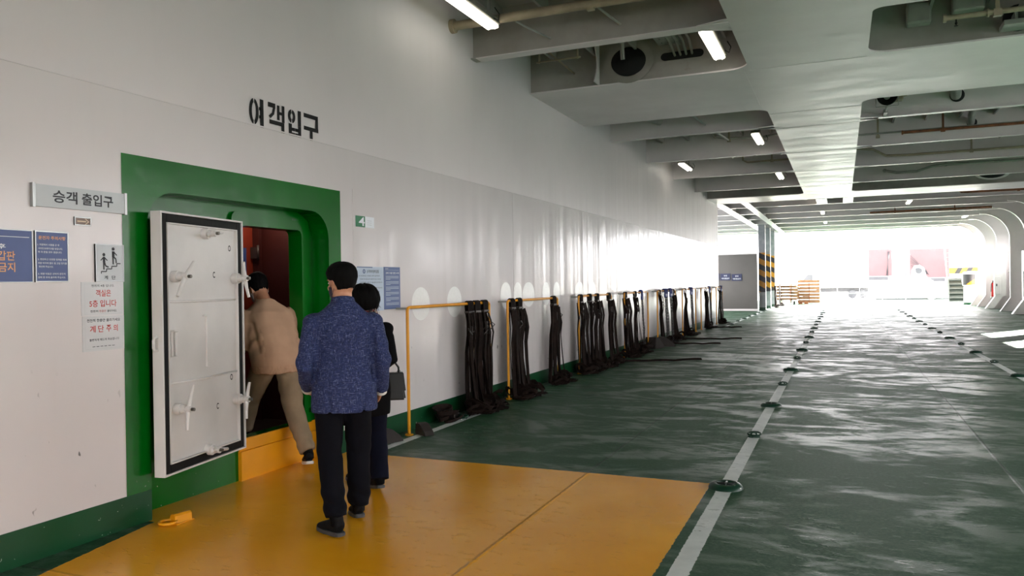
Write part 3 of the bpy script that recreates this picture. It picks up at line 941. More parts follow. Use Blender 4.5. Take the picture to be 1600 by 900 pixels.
# deck number sign
t = sign('deck_number_sign', 'small green and white sign with a white number four, right of the entrance', 'sign', 6.222, 6.545, 2.138, 2.246, SWHITE, .006)
bm = BM(); x = WX + .0068
face(bm, [(x, 6.222, 2.138), (x, 6.385, 2.138), (x, 6.385, 2.246), (x, 6.222, 2.246)])
put(obj('green_field', bm, SGREEN, t), 'green half')
write(t, SWHITE, [('4', 6.275, 6.375, 2.150, 2.236, .01)], None, .0075)
lines(t, SGREY, [(6.42, 6.50, 2.205 - .02 * k, 2.209 - .02 * k) for k in range(3)])
# safety notices right of the entrance
SICE = paint('sign_ice_blue', (176, 190, 208), .35, .03, 3, 0)
SSLATE = paint('sign_slate_blue', (80, 98, 142), .4, .05, 3, 0)
t = sign('passenger_safety_notice', 'pale blue safety notice sheet with dark lettering, behind the woman in black', 'notice', 6.235, 6.705, 1.31, 1.752, SICE, .004)
lines(t, SSLATE, [(6.235, 6.505, 1.742, 1.752)], 'header_strip')
write(t, SINK, [('승객여러분께 알림', 6.405, 6.615, 1.690, 1.722, .012)])
b = [('본 선내에서는 안전을 위하여 승무원의', 6.265, 6.63, 1.655), ('안내에 따라 질서있게 이동하여 주시기 바라며', 6.285, 6.65, 1.622), ('차량갑판은 출항 후 출입을 금지합니다', 6.285, 6.68, 1.590),
     ('계단을 오르내릴 때에는 조심하여 주십시오', 6.285, 6.68, 1.535), ('선장 드림', 6.42, 6.62, 1.50)]
write(t, SINK, [(q, a, c_, v, v + .014, .004) for q, a, c_, v in b])
bm = BM(); x = WX + .0055
n = 16
o_ = [(x, 6.355 + .022 * math.cos(2 * math.pi * k / n), 1.706 + .022 * math.sin(2 * math.pi * k / n)) for k in range(n)]
q_ = [(x, 6.355 + .008 * math.cos(2 * math.pi * k / n), 1.706 + .014 * math.sin(2 * math.pi * k / n)) for k in range(n)]
for k in range(n): face(bm, [o_[k], o_[(k + 1) % n], q_[(k + 1) % n], q_[k]])
put(obj('emblem', bm, SBLUE, t), 'blue oval emblem')
t = sign('boarding_rules_notice', 'tall slate blue notice sheet with white print, right of the pale blue one', 'notice', 6.712, 7.025, 1.318, 1.755, SSLATE, .004)
lines(t, SICE, [(6.735, 7.005, 1.722, 1.724)] + [(6.745, 6.745 + .25 * (1 if k % 3 != 2 else .35), 1.655 - .0145 * k - .012 * (k // 3), 1.660 - .0145 * k - .012 * (k // 3)) for k in range(17)], 'small_print')
write(t, SWHITE, [('선박 이용 안전 수칙', 6.745, 7.0, 1.682, 1.702, .01), ('안내', 6.74, 6.79, 1.73, 1.744, .0)])
# small plate over the doorway
t = sign('doorway_name_plate', 'tiny white plate above the dark doorway', 'sign', 5.27, 5.39, 2.126, 2.150, SWHITE, .004)
for o in [t] + list(t.children):
    if o is t: continue
    o.location.x += RB + .028 - WX
write(t, SINK, [('출입문 2', 5.29, 5.37, 2.132, 2.145, .0)])
t.children[-1].location.x += RB + .028 - WX
# blue notice on the red bulkhead inside the lobby
LFm = Matrix(((0, 0, 1, LX), (1, 0, 0, 0), (0, 1, 0, 0), (0, 0, 0, 1)))
t = thing('lobby_notice', 'dark blue notice with orange lettering on the red bulkhead inside the doorway', 'notice', (LX, 6.13, 1.70))
bm = BM(); box(bm, LX, LX + .006, 5.94, 6.32, 1.69, 1.98); obj('panel', bm, SBLUE, t)
bm = BM(); wall_text(bm, '비상구', 6.06, 6.2, 1.84, 1.88, .0075, .01, frame=LFm); obj('lettering', bm, SWHITE, t)
bm = BM(); wall_text(bm, '승선안내', 6.00, 6.27, 1.73, 1.79, .0075, .02, frame=LFm); put(obj('lettering', bm, SORANGE, t), 'orange lettering')
# inner door frame with hinges on the red bulkhead
bm = BM()
box(bm, LX, LX + .08, 6.42, 6.47, .16, 2.4)
struct('trim_%d' % nb, bm, MAROON2); nb += 1
for z in (1.55, 1.85):
    bm = BM(); cyl(bm, (LX + .09, 6.40, z), (LX + .09, 6.40, z + .16), .014, 10); box(bm, LX + .002, LX + .088, 6.385, 6.42, z + .02, z + .14)
    t = single('door_hinge', '%s steel hinge on the inner red door' % ('lower' if z < 1.6 else 'upper'), 'hinge', bm, paint('dark_hinge_steel', (60, 48, 44), .4, .1, 9), (LX, 6.40, z), 'hinges of the inner door')

# ------------------------------------------------------------------ yellow D-shaped lug on the deck by the recess corner
t = thing('deck_lug', 'yellow painted lashing lug with a ring, on the deck by the recess corner', 'deck fitting', (-4.10, 3.79, 0))
bm = BM()
b2 = BM(); prism(b2, [(-.035, 0, 0), (.035, 0, 0), (.03, 0, .05), (.015, 0, .062), (-.02, 0, .058), (-.033, 0, .03)], (0, .12, 0))
bmesh.ops.transform(b2, matrix=Matrix.Translation((-4.11, 3.79, 0)) @ Matrix.Rotation(R_(-12), 4, 'Z'), verts=b2.verts); join(bm, b2)
box(bm, -4.17, -4.05, 3.77, 3.92, 0, .006, .002)
obj('lug_body', bm, YEL, t)
bm = BM()
tube(bm, [(-4.115 + .055 * math.cos(a) , 3.755 + .05 * math.sin(a), .018) for a in [2 * math.pi * k / 16 for k in range(16)]], .010, 8, closed=True)
obj('ring', bm, YEL, t)

# ------------------------------------------------------------------ lashing pots and rings set in the deck along the lane lines
POT = green_gloss('pot_green_paint', (18, 52, 38), .3)
def big_pot(x, y, label, group):
    t = thing('lashing_pot', label, 'deck fitting', (x, y, 0), 0, group)
    bm = BM()
    lathe(bm, [(.128, 0), (.122, .018), (.105, .034), (.085, .040), (.068, .036), (.060, .020), (.058, .010), (0, .008)], (0, 0, 0), seg=28)
    obj('pot_ring', bm, POT, t, True, True, 50)
    bm = BM()
    tube(bm, [(-.066, 0, .030), (0, 0, .034), (.066, 0, .030)], .009, 8); tube(bm, [(0, -.066, .030), (0, 0, .034), (0, .066, .030)], .009, 8)
    obj('cross_bar', bm, paint('dark_worn_steel', (40, 46, 44), .35, .2, 9, .1, 40, .5), t, True, True)
    return t
def small_ring(x, y, label, group):
    t = thing('lashing_ring', label, 'deck fitting', (x, y, 0), 0, group)
    bm = BM()
    lathe(bm, [(.062, 0), (.060, .012), (.045, .018), (0, .019)], (0, 0, 0), seg=20)
    obj('base_plate', bm, POT, t, True, True, 50)
    bm = BM()
    tube(bm, [(.062 * math.cos(a), .030 + .052 * math.sin(a), .026 + .010 * math.sin(a)) for a in [2 * math.pi * k / 18 for k in range(18)]], .0095, 8, closed=True)
    obj('ring', bm, POT, t, True, True)
    bm = BM()
    tube(bm, [(-.028, -.012, .01), (-.024, -.014, .040), (0, -.015, .050), (.024, -.014, .040), (.028, -.012, .01)], .010, 8)
    obj('staple', bm, POT, t, True, True)
    return t
protoB = protoS = None
for li, (x, ystart, nm) in enumerate(((-.82, 5.94, 'left white lane line'), (2.53, 6.0, 'right white lane line'), (-3.65, 28.2, 'short white line by the hazard-striped pillars'))):
    kb = ks = 0
    y = ystart
    k = 0
    if li == 1: y, k = 14.12, 0
    while y < 56 - (li == 2) * 14:
        if k % 2 == 0:
            lb = '%s raised green lashing pot along the %s' % (ORD[kb], nm); kb += 1
            if li == 0 and kb == 1: lb = 'raised green lashing pot at the corner of the yellow deck area'
            if protoB is None: protoB = t = big_pot(x, y, lb, 'raised lashing pots on the lane lines')
            else:
                t = copy_thing(protoB); t.location = (x, y, 0); t['label'] = lb
        else:
            lb = '%s small lashing ring along the %s' % (ORD[ks], nm); ks += 1
            if protoS is None: protoS = t = small_ring(x, y, lb, 'small lashing rings on the lane lines')
            else:
                t = copy_thing(protoS); t.location = (x, y, 0); t['label'] = lb
        k += 1
        y += 2.03 if li != 1 else 2.1
t = copy_thing(protoS); t.location = (-4.08, 7.97, 0); t['label'] = 'green lashing ring by the wall at the foot of the nearest yellow rack'

# ------------------------------------------------------------------ yellow pipe racks with lashing straps and chains
RACKY = [(6.92, 8.94), (9.53, 11.52), (12.59, 14.6), (15.62, 17.72), (18.73, 20.94), (21.95, 24.09), (25.08, 27.19), (28.37, 29.9)]
RX, RZ = -4.16, 1.33
for k, (ya, yb) in enumerate(RACKY):
    t = thing('pipe_rack', '%s yellow pipe rack standing along the white wall' % (ORD[k]), 'rack', (RX, (ya + yb) / 2, 0), 0, 'yellow pipe racks along the wall')
    bm = BM(); tube(bm, [(RX, ya, RZ - .03), (RX, ya + .01, RZ - .008), (RX, ya + .04, RZ), (RX, yb - .04, RZ), (RX, yb - .01, RZ - .008), (RX, yb, RZ - .03)], .017, 10)
    obj('bar', bm, YEL, t, True, auto=60)
    for y in (ya, yb):
        bm = BM(); cyl(bm, (RX, y, 0.012), (RX, y, RZ - .025), .017, 10); lathe(bm, [(.045, 0), (.045, .012), (.02, .016)], (RX, y, 0), seg=12)
        obj('post', bm, YEL, t, True, auto=40)
    for y in (ya + .02, yb - .02):
        bm = BM(); cyl(bm, (WX + .0045, y, RZ - .01), (RX, y, RZ - .01), .010, 8); obj('wall_bracket', bm, GREYP, t, True, auto=40)

def strap_mat():
    t = NT('brown_webbing')
    p = t.obj()
    c = t.mix(t.ramp(t.noise(p, 5, 4, .6), .3, .75), lin(20, 13, 11), lin(40, 28, 23))
    t.set(col=c, rough=.85, spec=.15)
    t.bump(t.noise(t.scale(p, (40, 40, 160)), 1, 2), .3, .004)
    return t.m
WEB = strap_mat()
BUCK = paint('dark_buckle_steel', (58, 52, 50), .35, .2, 15, .1, 40, .7)
CHAINM = paint('dark_chain_steel', (46, 42, 42), .4, .25, 15, .1, 40, .6)
HOOKB = paint('blue_hook_paint', (28, 44, 112), .4, .12, 10, .1)
rng = random.Random(7)
def straps(y, label, n=6, spread=.12, pile=.24, wrap=.10, out=.06, trail=None):
    n = n + 5; spread = spread * 1.35
    t = thing('strap_bundle', label, 'lashing straps', (RX, y, 0), 0, 'brown lashing straps on the yellow racks')
    x0 = RX
    # loop over the bar
    bm = BM()
    for dy in (-.040, 0, .040):
        pts = [(x0 + .024, y + dy, 1.20), (x0 + .028, y + dy, RZ + .0), (x0 + .018, y + dy, RZ + .024), (x0, y + dy, RZ + .032), (x0 - .018, y + dy, RZ + .022), (x0 - .024, y + dy, RZ), (x0 - .014, y + dy, 1.20)]
        ribbon(bm, pts, .062, .008, (0, 1, 0))
    obj('hook_loop', bm, WEB, t)
    bm = BM(); box(bm, x0 - .026, x0 + .040, y - .075, y + .075, 1.215, 1.24, .004)
    put(obj('collar', bm, BUCK, t), 'dark steel collar')
    # ratchet buckle about a metre up
    zb = 1.0 + rng.uniform(-.04, .05); yb = y + rng.uniform(-.03, .03)
    bm = BM()
    box(bm, x0 + .02, x0 + .075, yb - .045, yb - .037, zb - .09, zb + .07, .003); box(bm, x0 + .02, x0 + .075, yb + .037, yb + .045, zb - .09, zb + .07, .003)
    cyl(bm, (x0 + .05, yb - .05, zb), (x0 + .05, yb + .05, zb), .016, 10); cyl(bm, (x0 + .05, yb - .05, zb + .05), (x0 + .05, yb + .05, zb + .05), .009, 8)
    rb = put(obj('ratchet_buckle', bm, BUCK, t, True, auto=40), 'dark steel ratchet buckle')
    bm = BM(); s = rng.choice((-1, 1))
    tube(bm, [(x0 + .05, yb + s * .04, zb), (x0 + .06, yb + s * .13, zb + .05), (x0 + .09, yb + s * .15, zb + .02), (x0 + .08, yb + s * .06, zb - .03)], .007, 6)
    obj('buckle_handle', bm, BUCK, rb, True, auto=40)
    for k in range(n):
        f = (k + .5) / n * 2 - 1 + rng.uniform(-.1, .1)
        yy = y + f * min(.075, spread * .5); xo = x0 + rng.uniform(-.03, .07)
        zt = 1.23 - rng.uniform(0, .04)
        ye = y + f * spread + rng.uniform(-.03, .05); xe = x0 + out + rng.uniform(-.05, .08)
        zs = [zt, 1.1, .95, .75, .5, .28, .12, .035]
        pts, wd = [], []
        ph = rng.uniform(0, 6.28); a0 = rng.uniform(-.5, .5); a1 = a0 + rng.uniform(-1.2, 1.2)
        for q, z in enumerate(zs):
            u = q / (len(zs) - 1)
            bulge = .04 * math.exp(-((z - 1.0) / .12) ** 2)
            pts.append((xo + (xe - xo) * u ** 1.4 + bulge * .8 + .010 * math.sin(ph + 5 * u), yy + (ye - yy) * u + .012 * math.sin(ph * 2 + 7 * u) + f * bulge, z))
            a = a0 + (a1 - a0) * u
            wd.append(Vector((math.sin(a), math.cos(a), 0)))
        # run out on the deck
        lx, ly = pts[-1][0], pts[-1][1]
        h = rng.uniform(-1.2, 1.2)
        for q in range(1, 5):
            h += rng.uniform(-.5, .5)
            lx += .055 * math.cos(h); ly += .06 * math.sin(h) + .01
            pts.append((max(lx, x0 - .05), ly, .012 + .016 * rng.random())); wd.append(Vector((-math.sin(h), math.cos(h), .35)))
        bm = BM(); ribbon(bm, pts, .058, .007, wd)
        obj('strap', bm, WEB, t)
    # loose loops heaped at the foot
    for k in range(6):
        bm = BM()
        cx, cy = x0 + out + rng.uniform(.0, .13), y + rng.uniform(-pile, pile) * .7
        rx, ry = rng.uniform(.07, .15), rng.uniform(.10, pile); a0 = rng.uniform(0, 6.28)
        pts = []; wd = []
        for q in range(22):
            a = a0 + q / 21 * rng.uniform(4.5, 5.2)
            px = cx + rx * math.cos(a); px = max(px, WX + .05)
            pts.append((px, cy + ry * math.sin(a), .030 + .022 * k * (1 + .6 * math.sin(a * 2 + k)) * .9))
            wd.append(Vector((math.cos(a) * .6, math.sin(a) * .6, .8)))
        ribbon(bm, pts, .050, .005, wd)
        obj('strap_loop', bm, WEB, t)
    if trail:
        bm = BM(); pts = []
        for q in range(14):
            u = q / 13
            pts.append((x0 + .1 + trail[0] * u, y + .05 + trail[1] * u + .04 * math.sin(u * 7), .016 + .014 * abs(math.sin(u * 9))))
        ribbon(bm, pts, .05, .006, (-.3, .5, .5)); obj('strap_tail', bm, WEB, t)
    return t
def chain_mesh(bm, pts, step=.038):
    """links alternately turned, along a polyline"""
    pts = [Vector(p) for p in pts]
    d = 0; i = 0; k = 0
    total = sum((b - a).length for a, b in zip(pts, pts[1:]))
    def at(s):
        for a, b in zip(pts, pts[1:]):
            l = (b - a).length
            if s <= l: return a + (b - a) * (s / l), (b - a).normalized()
            s -= l
        return pts[-1], (pts[-1] - pts[-2]).normalized()
    while d < total:
        p, t = at(d)
        s = t.orthogonal().normalized(); u = t.cross(s)
        if k % 2: s, u = u, -s
        tube(bm, [p + t * (.026 * math.cos(a)) + s * (.014 * math.sin(a)) for a in [2 * math.pi * q / 8 for q in range(8)]], .0055, 5, closed=True)
        d += step; k += 1
def chains(y, label, n=3, hook=True):
    t = thing('chain_bundle', label, 'lashing chains', (RX, y, 0), 0, 'lashing chains on the yellow racks')
    x0 = RX
    for k in range(n):
        yy = y + (k - (n - 1) / 2) * .075
        bm = BM()
        pts = [(x0 + .034, yy, 1.17)]
        for q in range(1, 8):
            u = q / 7; pts.append((x0 + .034 + .05 * u + rng.uniform(-.008, .008), yy + rng.uniform(-.02, .02), 1.17 - 1.14 * u))
        for q in range(5): pts.append((x0 + .09 + .05 * q * rng.uniform(.6, 1.2), yy + rng.uniform(-.08, .08), .018))
        chain_mesh(bm, pts)
        obj('chain', bm, CHAINM, t, True)
        bm = BM()
        tube(bm, [(x0 + .034, yy, 1.16), (x0 + .036, yy, 1.26), (x0 + .034, yy, RZ + .01), (x0 + .02, yy, RZ + .036), (x0, yy, RZ + .042), (x0 - .022, yy, RZ + .03), (x0 - .032, yy, RZ - .01), (x0 - .026, yy, RZ - .04)],
             [.016, .020, .020, .019, .018, .017, .014, .008], 8)
        box(bm, x0 + .016, x0 + .056, yy - .024, yy + .024, 1.17, 1.25, .008)
        put(obj('hook', bm, HOOKB, t, True, auto=50), 'blue painted hook')
    return t
S_ = [(8.36, 'nearest rack, leftmost of its three'), (8.55, 'nearest rack, middle one of its three'), (8.78, 'nearest rack, beside its right post')]
for y, w in S_: straps(y, 'brown lashing strap bundle on the ' + w, 5, .10, .2)
straps(9.66, 'brown lashing strap bundle beside the left post of the second rack', 6, .12, .22)
straps(9.92, 'brown lashing strap bundle with a buckle sticking out, second on the second rack', 6, .11, .26)
straps(11.32, 'brown lashing strap bundle alone at the right end of the second rack', 7, .20, .28)
straps(12.68, 'brown lashing strap bundle beside the left post of the third rack', 6, .14, .3)
straps(13.2, 'brown lashing strap bundle on the third rack, second from its left post', 5, .16, .3)
straps(13.66, 'brown lashing strap bundle on the third rack, third from its left post', 5, .26, .3)
straps(14.44, 'brown strap bundle at the right end of the third rack, one strap trailing', 7, .2, .3, trail=(1.5, .9))
straps(15.68, 'brown lashing strap bundle beside the left post of the fourth rack', 7, .2, .3)
straps(16.5, 'brown lashing strap bundle in the middle of the fourth rack', 6, .16, .3)
chains(17.02, 'lashing chain with a blue hook on the fourth rack', 2)
straps(18.95, 'brown lashing strap bundle behind the left post of the fifth rack', 7, .16, .3, trail=(1.3, .4))
chains(19.6, 'left chain bundle of the fifth rack', 5)
chains(20.2, 'right chain bundle of the fifth rack', 4)
straps(20.62, 'brown lashing strap bundle at the right end of the fifth rack', 5, .2, .3, trail=(1.6, .5))
straps(22.35, 'brown lashing strap bundle on the sixth rack', 7, .25, .3)
chains(23.2, 'lashing chains hanging on the sixth rack', 5)
straps(25.95, 'brown lashing strap bundle on the seventh rack', 8, .3, .35, trail=(1.0, .4))
chains(26.7, 'lashing chains with blue hooks on the seventh rack', 4)
straps(28.9, 'brown lashing strap bundle on the farthest rack', 8, .3, .35)
chains(29.45, 'lashing chains with blue hooks on the farthest rack', 4)

# loose gear at the foot of the wall
CHOCK = paint('old_rubber_chock', (34, 25, 21), .7, .2, 6, .3, 50)
def chock(x, y, rz, s, label):
    t = thing('wheel_chock', label, 'wheel chock', (x, y, 0), rz, 'wheel chocks along the wall')
    bm = BM(); prism(bm, [(-.14 * s, -.08 * s, 0), (.14 * s, -.08 * s, 0), (.10 * s, -.08 * s, .06 * s), (-.02 * s, -.08 * s, .15 * s), (-.12 * s, -.08 * s, .16 * s)], (0, .16 * s, 0))
    bmesh.ops.bevel(bm, geom=bm.edges[:], offset=.008, segments=2, affect='EDGES')
    obj('wedge', bm, CHOCK, t, False, True)
    bm = BM(); tube(bm, [(-.11 * s, -.05 * s, .15 * s), (-.15 * s, -.04 * s, .10 * s), (-.16 * s, .0, .07 * s), (-.15 * s, .05 * s, .10 * s), (-.11 * s, .05 * s, .15 * s)], .008, 6)
    obj('rope_handle', bm, BLACK, t, True, True)
    return t
chock(-4.17, 6.55, R_(70), .95, 'brown wheel chock lying left of the nearest rack post')
chock(-4.02, 7.0, R_(-30), .75, 'dark wheel chock against the nearest rack post')
chock(-4.05, 17.9, R_(75), 1.7, 'large brown chock at the right foot of the fourth rack')
chock(-3.9, 18.5, R_(20), 1.5, 'brown chock on the deck before the left post of the fifth rack')
def heap(x, y, label, s=1.0, n=5):
    t = thing('strap_heap', label, 'lashing straps', (x, y, 0))
    for k in range(n):
        bm = BM(); pts = []; wd = []
        rx, ry, a0 = rng.uniform(.05, .10) * s, rng.uniform(.10, .22) * s, rng.uniform(0, 6.28)
        ox, oy = rng.uniform(-.03, .05), rng.uniform(-.1, .1) * s
        for q in range(18):
            a = a0 + q / 17 * 5
            pts.append((x + ox + rx * math.cos(a), y + oy + ry * math.sin(a), .03 + .025 * k + .02 * math.sin(a + k)))
            wd.append(Vector((math.cos(a) * .5, math.sin(a) * .5, .8)))
        ribbon(bm, pts, .05, .005, wd); obj('strap_loop', bm, WEB, t)
    bm = BM(); box(bm, x - .03, x + .05, y + .10, y + .24, .005, .07, .01); put(obj('buckle', bm, BUCK, t), 'dark steel buckle')
    return t
heap(-4.16, 7.75, 'heap of dark straps and a buckle under the nearest rack', 1.1, 6)
heap(-4.14, 17.3, 'heap of brown straps under the right post of the fourth rack', 1.6, 6)
# ------------------------------------------------------------------ fluorescent lamps between the beams
LAMPM = NT('lit_lamp_diffuser'); LAMPM.set(col=(.9, .88, .8), rough=.4, emi=(1, .93, .78), es=.55); LAMPM = LAMPM.m
TUBEM = NT('lit_fluorescent_tube'); TUBEM.set(col=(.9, .9, .85), rough=.4, emi=(1, .97, .88), es=.8); TUBEM = TUBEM.m
LAMPC = paint('lamp_housing_grey', (120, 116, 106), .5, .15, 8, .1)
def lamp(x, y0, y1, z, label, w=.17):
    t = thing('ceiling_lamp', label, 'lamp', (x, (y0 + y1) / 2, z + .09), 0, 'fluorescent lamps between the deck beams')
    bm = BM(); box(bm, x - w / 2, x + w / 2 + .012, y0, y1, z + .045, z + .10, .012); obj('housing', bm, LAMPC, t)
    bm = BM(); box(bm, x - w / 2 + .008, x + w / 2 - .008, y0 + .01, y1 - .01, z, z + .046, .018); put(obj('diffuser', bm, LAMPM, t), 'glowing diffuser')
    for s in (-1, 1):
        bm = BM(); cyl(bm, (x + s * w * .24, y0 + .05, z - .003), (x + s * w * .24, y1 - .05, z - .003), .012, 8); put(obj('fluorescent_tube', bm, TUBEM, t, True, auto=40), 'bright tube')
    for y in (y0 + .12, y1 - .12):
        bm = BM(); box(bm, x - .015, x + .015, y - .02, y + .02, z + .09, 4.9); obj('hanger', bm, GREYP, t)
    bm = BM()
    tube(bm, [(x + w / 2, y1 - .2, z + .07), (x + w / 2 + .06, y1 - .18, z + .03), (x + w / 2 + .09, y1 - .22, z + .09), (x + w / 2 + .05, y1 - .26, z + .16)], .006, 6); obj('cable', bm, BLACK, t, True)
    return t
lamp(-3.76, 6.95, 8.32, 4.58, 'lit fluorescent lamp by the white wall at the top edge of the photo')
lamp(-1.47, 9.38, 10.62, 4.53, 'lit fluorescent lamp beside the wide girder, in the bay with the round hole')
lamp(-1.62, 16.7, 17.95, 4.58, 'lit fluorescent lamp beside the girder, in the second bay beyond the wide slab')
lamp(-3.78, 20.0, 21.25, 4.58, 'lit fluorescent lamp near the white wall, in the third bay beyond the wide slab')
lamp(-1.62, 23.1, 24.4, 4.58, 'lit fluorescent lamp beside the girder, in the last bay before the far slab')
lamp(-.72, 30.3, 31.4, 4.5, 'lit fluorescent lamp just beyond the far slab')
lamp(2.45, 33.0, 34.3, 4.5, 'lit fluorescent lamp on the right beyond the far slab')
lamp(-.74, 36.2, 37.5, 4.5, 'lit fluorescent lamp on the ceiling over the left lane line, second beyond the far slab')
lamp(-.74, 42.4, 43.8, 4.5, 'lit fluorescent lamp on the ceiling, nearest the far opening')
lamp(5.5, 42.0, 43.2, 4.46, 'lit lamp at the right corner by the rounded frames')

# ------------------------------------------------------------------ pipes and fittings under the deck
def pipe(label, pts, r, mat, cat='pipe', hang=(), name='pipe', flange=()):
    base = pts[0]
    t = thing(name, label, cat, base)
    bm = BM(); tube(bm, pts, r, 12); obj('pipe_run', bm, mat, t, True, auto=50)
    for h in hang:
        bm = BM(); x, y, z = h; box(bm, x - .02, x + .02, y - .012, y + .012, z, 5.05); box(bm, x - .04, x + .04, y - .03, y + .03, z - r - .02, z + r)
        obj('hanger', bm, RUST if mat is RUST else PIPE, t)
    for f in flange:
        bm = BM(); a, b = Vector(f[0]), Vector(f[1]); cyl(bm, a, b, r * 1.55, 14); obj('flange', bm, mat, t, True, auto=50)
    return t
pipe('thick cream pipe running across under the deck at the top edge, left', [(WX, 8.3, 4.69), (-1.2, 8.3, 4.69)], .055, PIPE, hang=[(-2.55, 8.3, 4.69)], flange=[((WX, 8.3, 4.69), (WX + .05, 8.3, 4.69))])
pipe('thin cream pipe above the thick one at the top edge', [(-3.55, 7.95, 4.82), (-1.2, 7.95, 4.82)], .028, PIPE, hang=[(-3.3, 7.95, 4.82)])
pipe('diagonal cream drain pipe at the top edge', [(-2.6, 7.5, 4.95), (-2.35, 8.15, 4.80)], .035, PIPE)
pipe('thin bent rod under the nearest deck beam, left', [(-2.62, 8.40, 4.80), (-2.5, 8.62, 4.70), (-2.36, 8.86, 4.60)], .014, GREYP)
pipe('short bent rod with a valve beside the first lamp', [(-3.50, 8.36, 4.66), (-3.42, 8.50, 4.62), (-3.24, 8.86, 4.56)], .012, GREYP, name='valve_rod')
pipe('small pipe stub hanging in front of the round hole', [(-2.98, 9.9, 5.0), (-2.80, 10.2, 4.96), (-2.76, 10.42, 4.88), (-2.76, 10.46, 4.66)], .03, GREYP, name='drain_pipe')
# bracket frame left of the hole
t = thing('pipe_bracket', 'open steel bracket left of the round hole', 'bracket', (-3.75, 10.4, 4.75))
bm = BM()
for a, b in (((-4.02, 10.4, 4.76), (-3.36, 10.4, 4.76)), ((-3.98, 10.4, 5.05), (-3.98, 10.4, 4.74)), ((-3.40, 10.4, 5.05), (-3.40, 10.4, 4.74)), ((-3.96, 10.38, 5.0), (-3.60, 10.86, 4.66))):
    cyl(bm, a, b, .014, 6)
obj('frame', bm, PIPE, t)
# perforated cable tray
t = thing('cable_tray', 'perforated grey cable tray right of the round hole', 'cable tray', (-2.2, 10.2, 4.9))
bm = BM(); box(bm, -2.34, -2.02, 9.1, 10.84, 4.90, 4.91); box(bm, -2.34, -2.33, 9.1, 10.84, 4.91, 4.96); box(bm, -2.03, -2.02, 9.1, 10.84, 4.91, 4.96); obj('tray', bm, GREYP, t)
bm = BM()
for a in range(10):
    for b in range(3):
        lathe(bm, [(.010, 0), (.010, .002), (0, .002)], (-2.27 + .09 * b, 9.2 + .17 * a, 4.8985), (0, 0, -1), 6)
put(obj('holes', bm, DARK, t), 'dark perforations', kind='stuff')
t = thing('cable_slot', 'dark oval cable slot with cables in the slab web, right of the round hole', 'opening', (-2.02, 10.86, 4.74))
bm = BM()
pts = [(-2.02 + sx * .24 + .06 * math.cos(a), 10.885, 4.74 + .055 * math.sin(a)) for sx, a0 in ((1, -90), (-1, 90)) for a in [math.radians(a0 + 180 * k / 8) for k in range(9)]]
prism(bm, pts, (0, -.006, 0)); obj('slot', bm, DARK, t)
for k in range(4):
    bm = BM(); tube(bm, [(-2.18 + .09 * k, 10.3, 4.925), (-2.16 + .09 * k, 10.7, 4.90), (-2.12 + .08 * k, 10.888, 4.74)], .018, 6); obj('cable', bm, GREYP, t, True)
pipe('pale sloping pipe in the first bay beyond the wide slab, by the wall', [(-3.75, 13.58, 4.75), (-3.28, 15.2, 4.74)], .075, GREYP)
pipe('thin pale conduit crossing the bays left of the girder', [(-2.55, 13.7, 4.62), (-2.4, 15.3, 4.60), (-2.2, 17.2, 4.60)], .02, GREYP, hang=[(-2.55, 13.75, 4.62), (-2.2, 17.15, 4.60)], name='conduit')
pipe('bent pale pipe beside the girder in the second bay beyond the slab', [(-2.55, 17.6, 4.78), (-2.3, 17.7, 4.74), (-1.95, 17.6, 4.70), (-1.6, 17.8, 4.72), (-1.15, 17.8, 4.76)], .03, GREYP)
pipe('dark pipe pair hanging in the third bay beyond the slab', [(-2.3, 20.6, 4.92), (-2.3, 20.6, 4.66), (-2.2, 20.7, 4.62), (-1.14, 20.7, 4.62)], .025, PIPE, hang=[(-1.6, 20.7, 4.62)])
# right side
pipe('rust stained cream pipe with a nozzle in the top right bay', [(1.1, 9.95, 4.49), (6.9, 9.95, 4.49)], .030, PIPE, hang=[(1.62, 9.95, 4.49)], flange=[((1.09, 9.95, 4.49), (1.125, 9.95, 4.49)), ((1.52, 9.95, 4.49), (1.54, 9.95, 4.49))])
t = thing('spray_nozzle', 'small black spray nozzle under the rust stained pipe, top right', 'nozzle', (1.22, 9.95, 4.46))
bm = BM(); lathe(bm, [(.008, 0), (.008, -.03), (.014, -.035), (.014, -.05), (.006, -.055), (.006, -.065), (.022, -.068), (.022, -.074)], (1.22, 9.95, 4.462), seg=10); obj('nozzle', bm, BLACK, t, True, auto=40)
t = thing('pipe_penetration', 'large grey pipe through a dark hole with a clamp plate, top right', 'pipe', (1.98, 10.8, 4.7))
bm = BM(); lathe(bm, [(.16, 0), (.16, .008), (0, .008)], (1.98, 10.889, 4.66), (0, -1, 0), 24); put(obj('hole', bm, DARK, t), 'dark hole')
bm = BM(); tube(bm, [(1.98, 10.88, 4.64), (2.05, 10.3, 4.78), (2.12, 9.6, 4.95)], .075, 14); obj('pipe_run', bm, GREYP, t, True, auto=50)
bm = BM(); box(bm, 1.78, 2.16, 10.55, 10.86, 4.50, 4.56, .006); box(bm, 1.90, 1.93, 10.6, 10.8, 4.55, 4.66); box(bm, 2.03, 2.06, 10.6, 10.8, 4.55, 4.66); obj('clamp_plate', bm, GREYP, t)
for x0, x1, z0, w, nm in ((.78, 1.05, 4.70, 10.7, 'grey junction box near the girder'), (1.28, 1.62, 4.78, 10.7, 'pale junction box beside the rust stained pipe')):
    t = thing('junction_box', nm + ', top right bay', 'junction box', ((x0 + x1) / 2, w, z0 + .2))
    bm = BM(); box(bm, x0, x1, w, w + .18, z0, z0 + .26, .02); obj('box_body', bm, GREYP, t)
    bm = BM(); box(bm, x0 + .02, x1 - .02, w - .008, w + .002, z0 + .02, z0 + .24, .006); obj('lid', bm, GREYP, t)
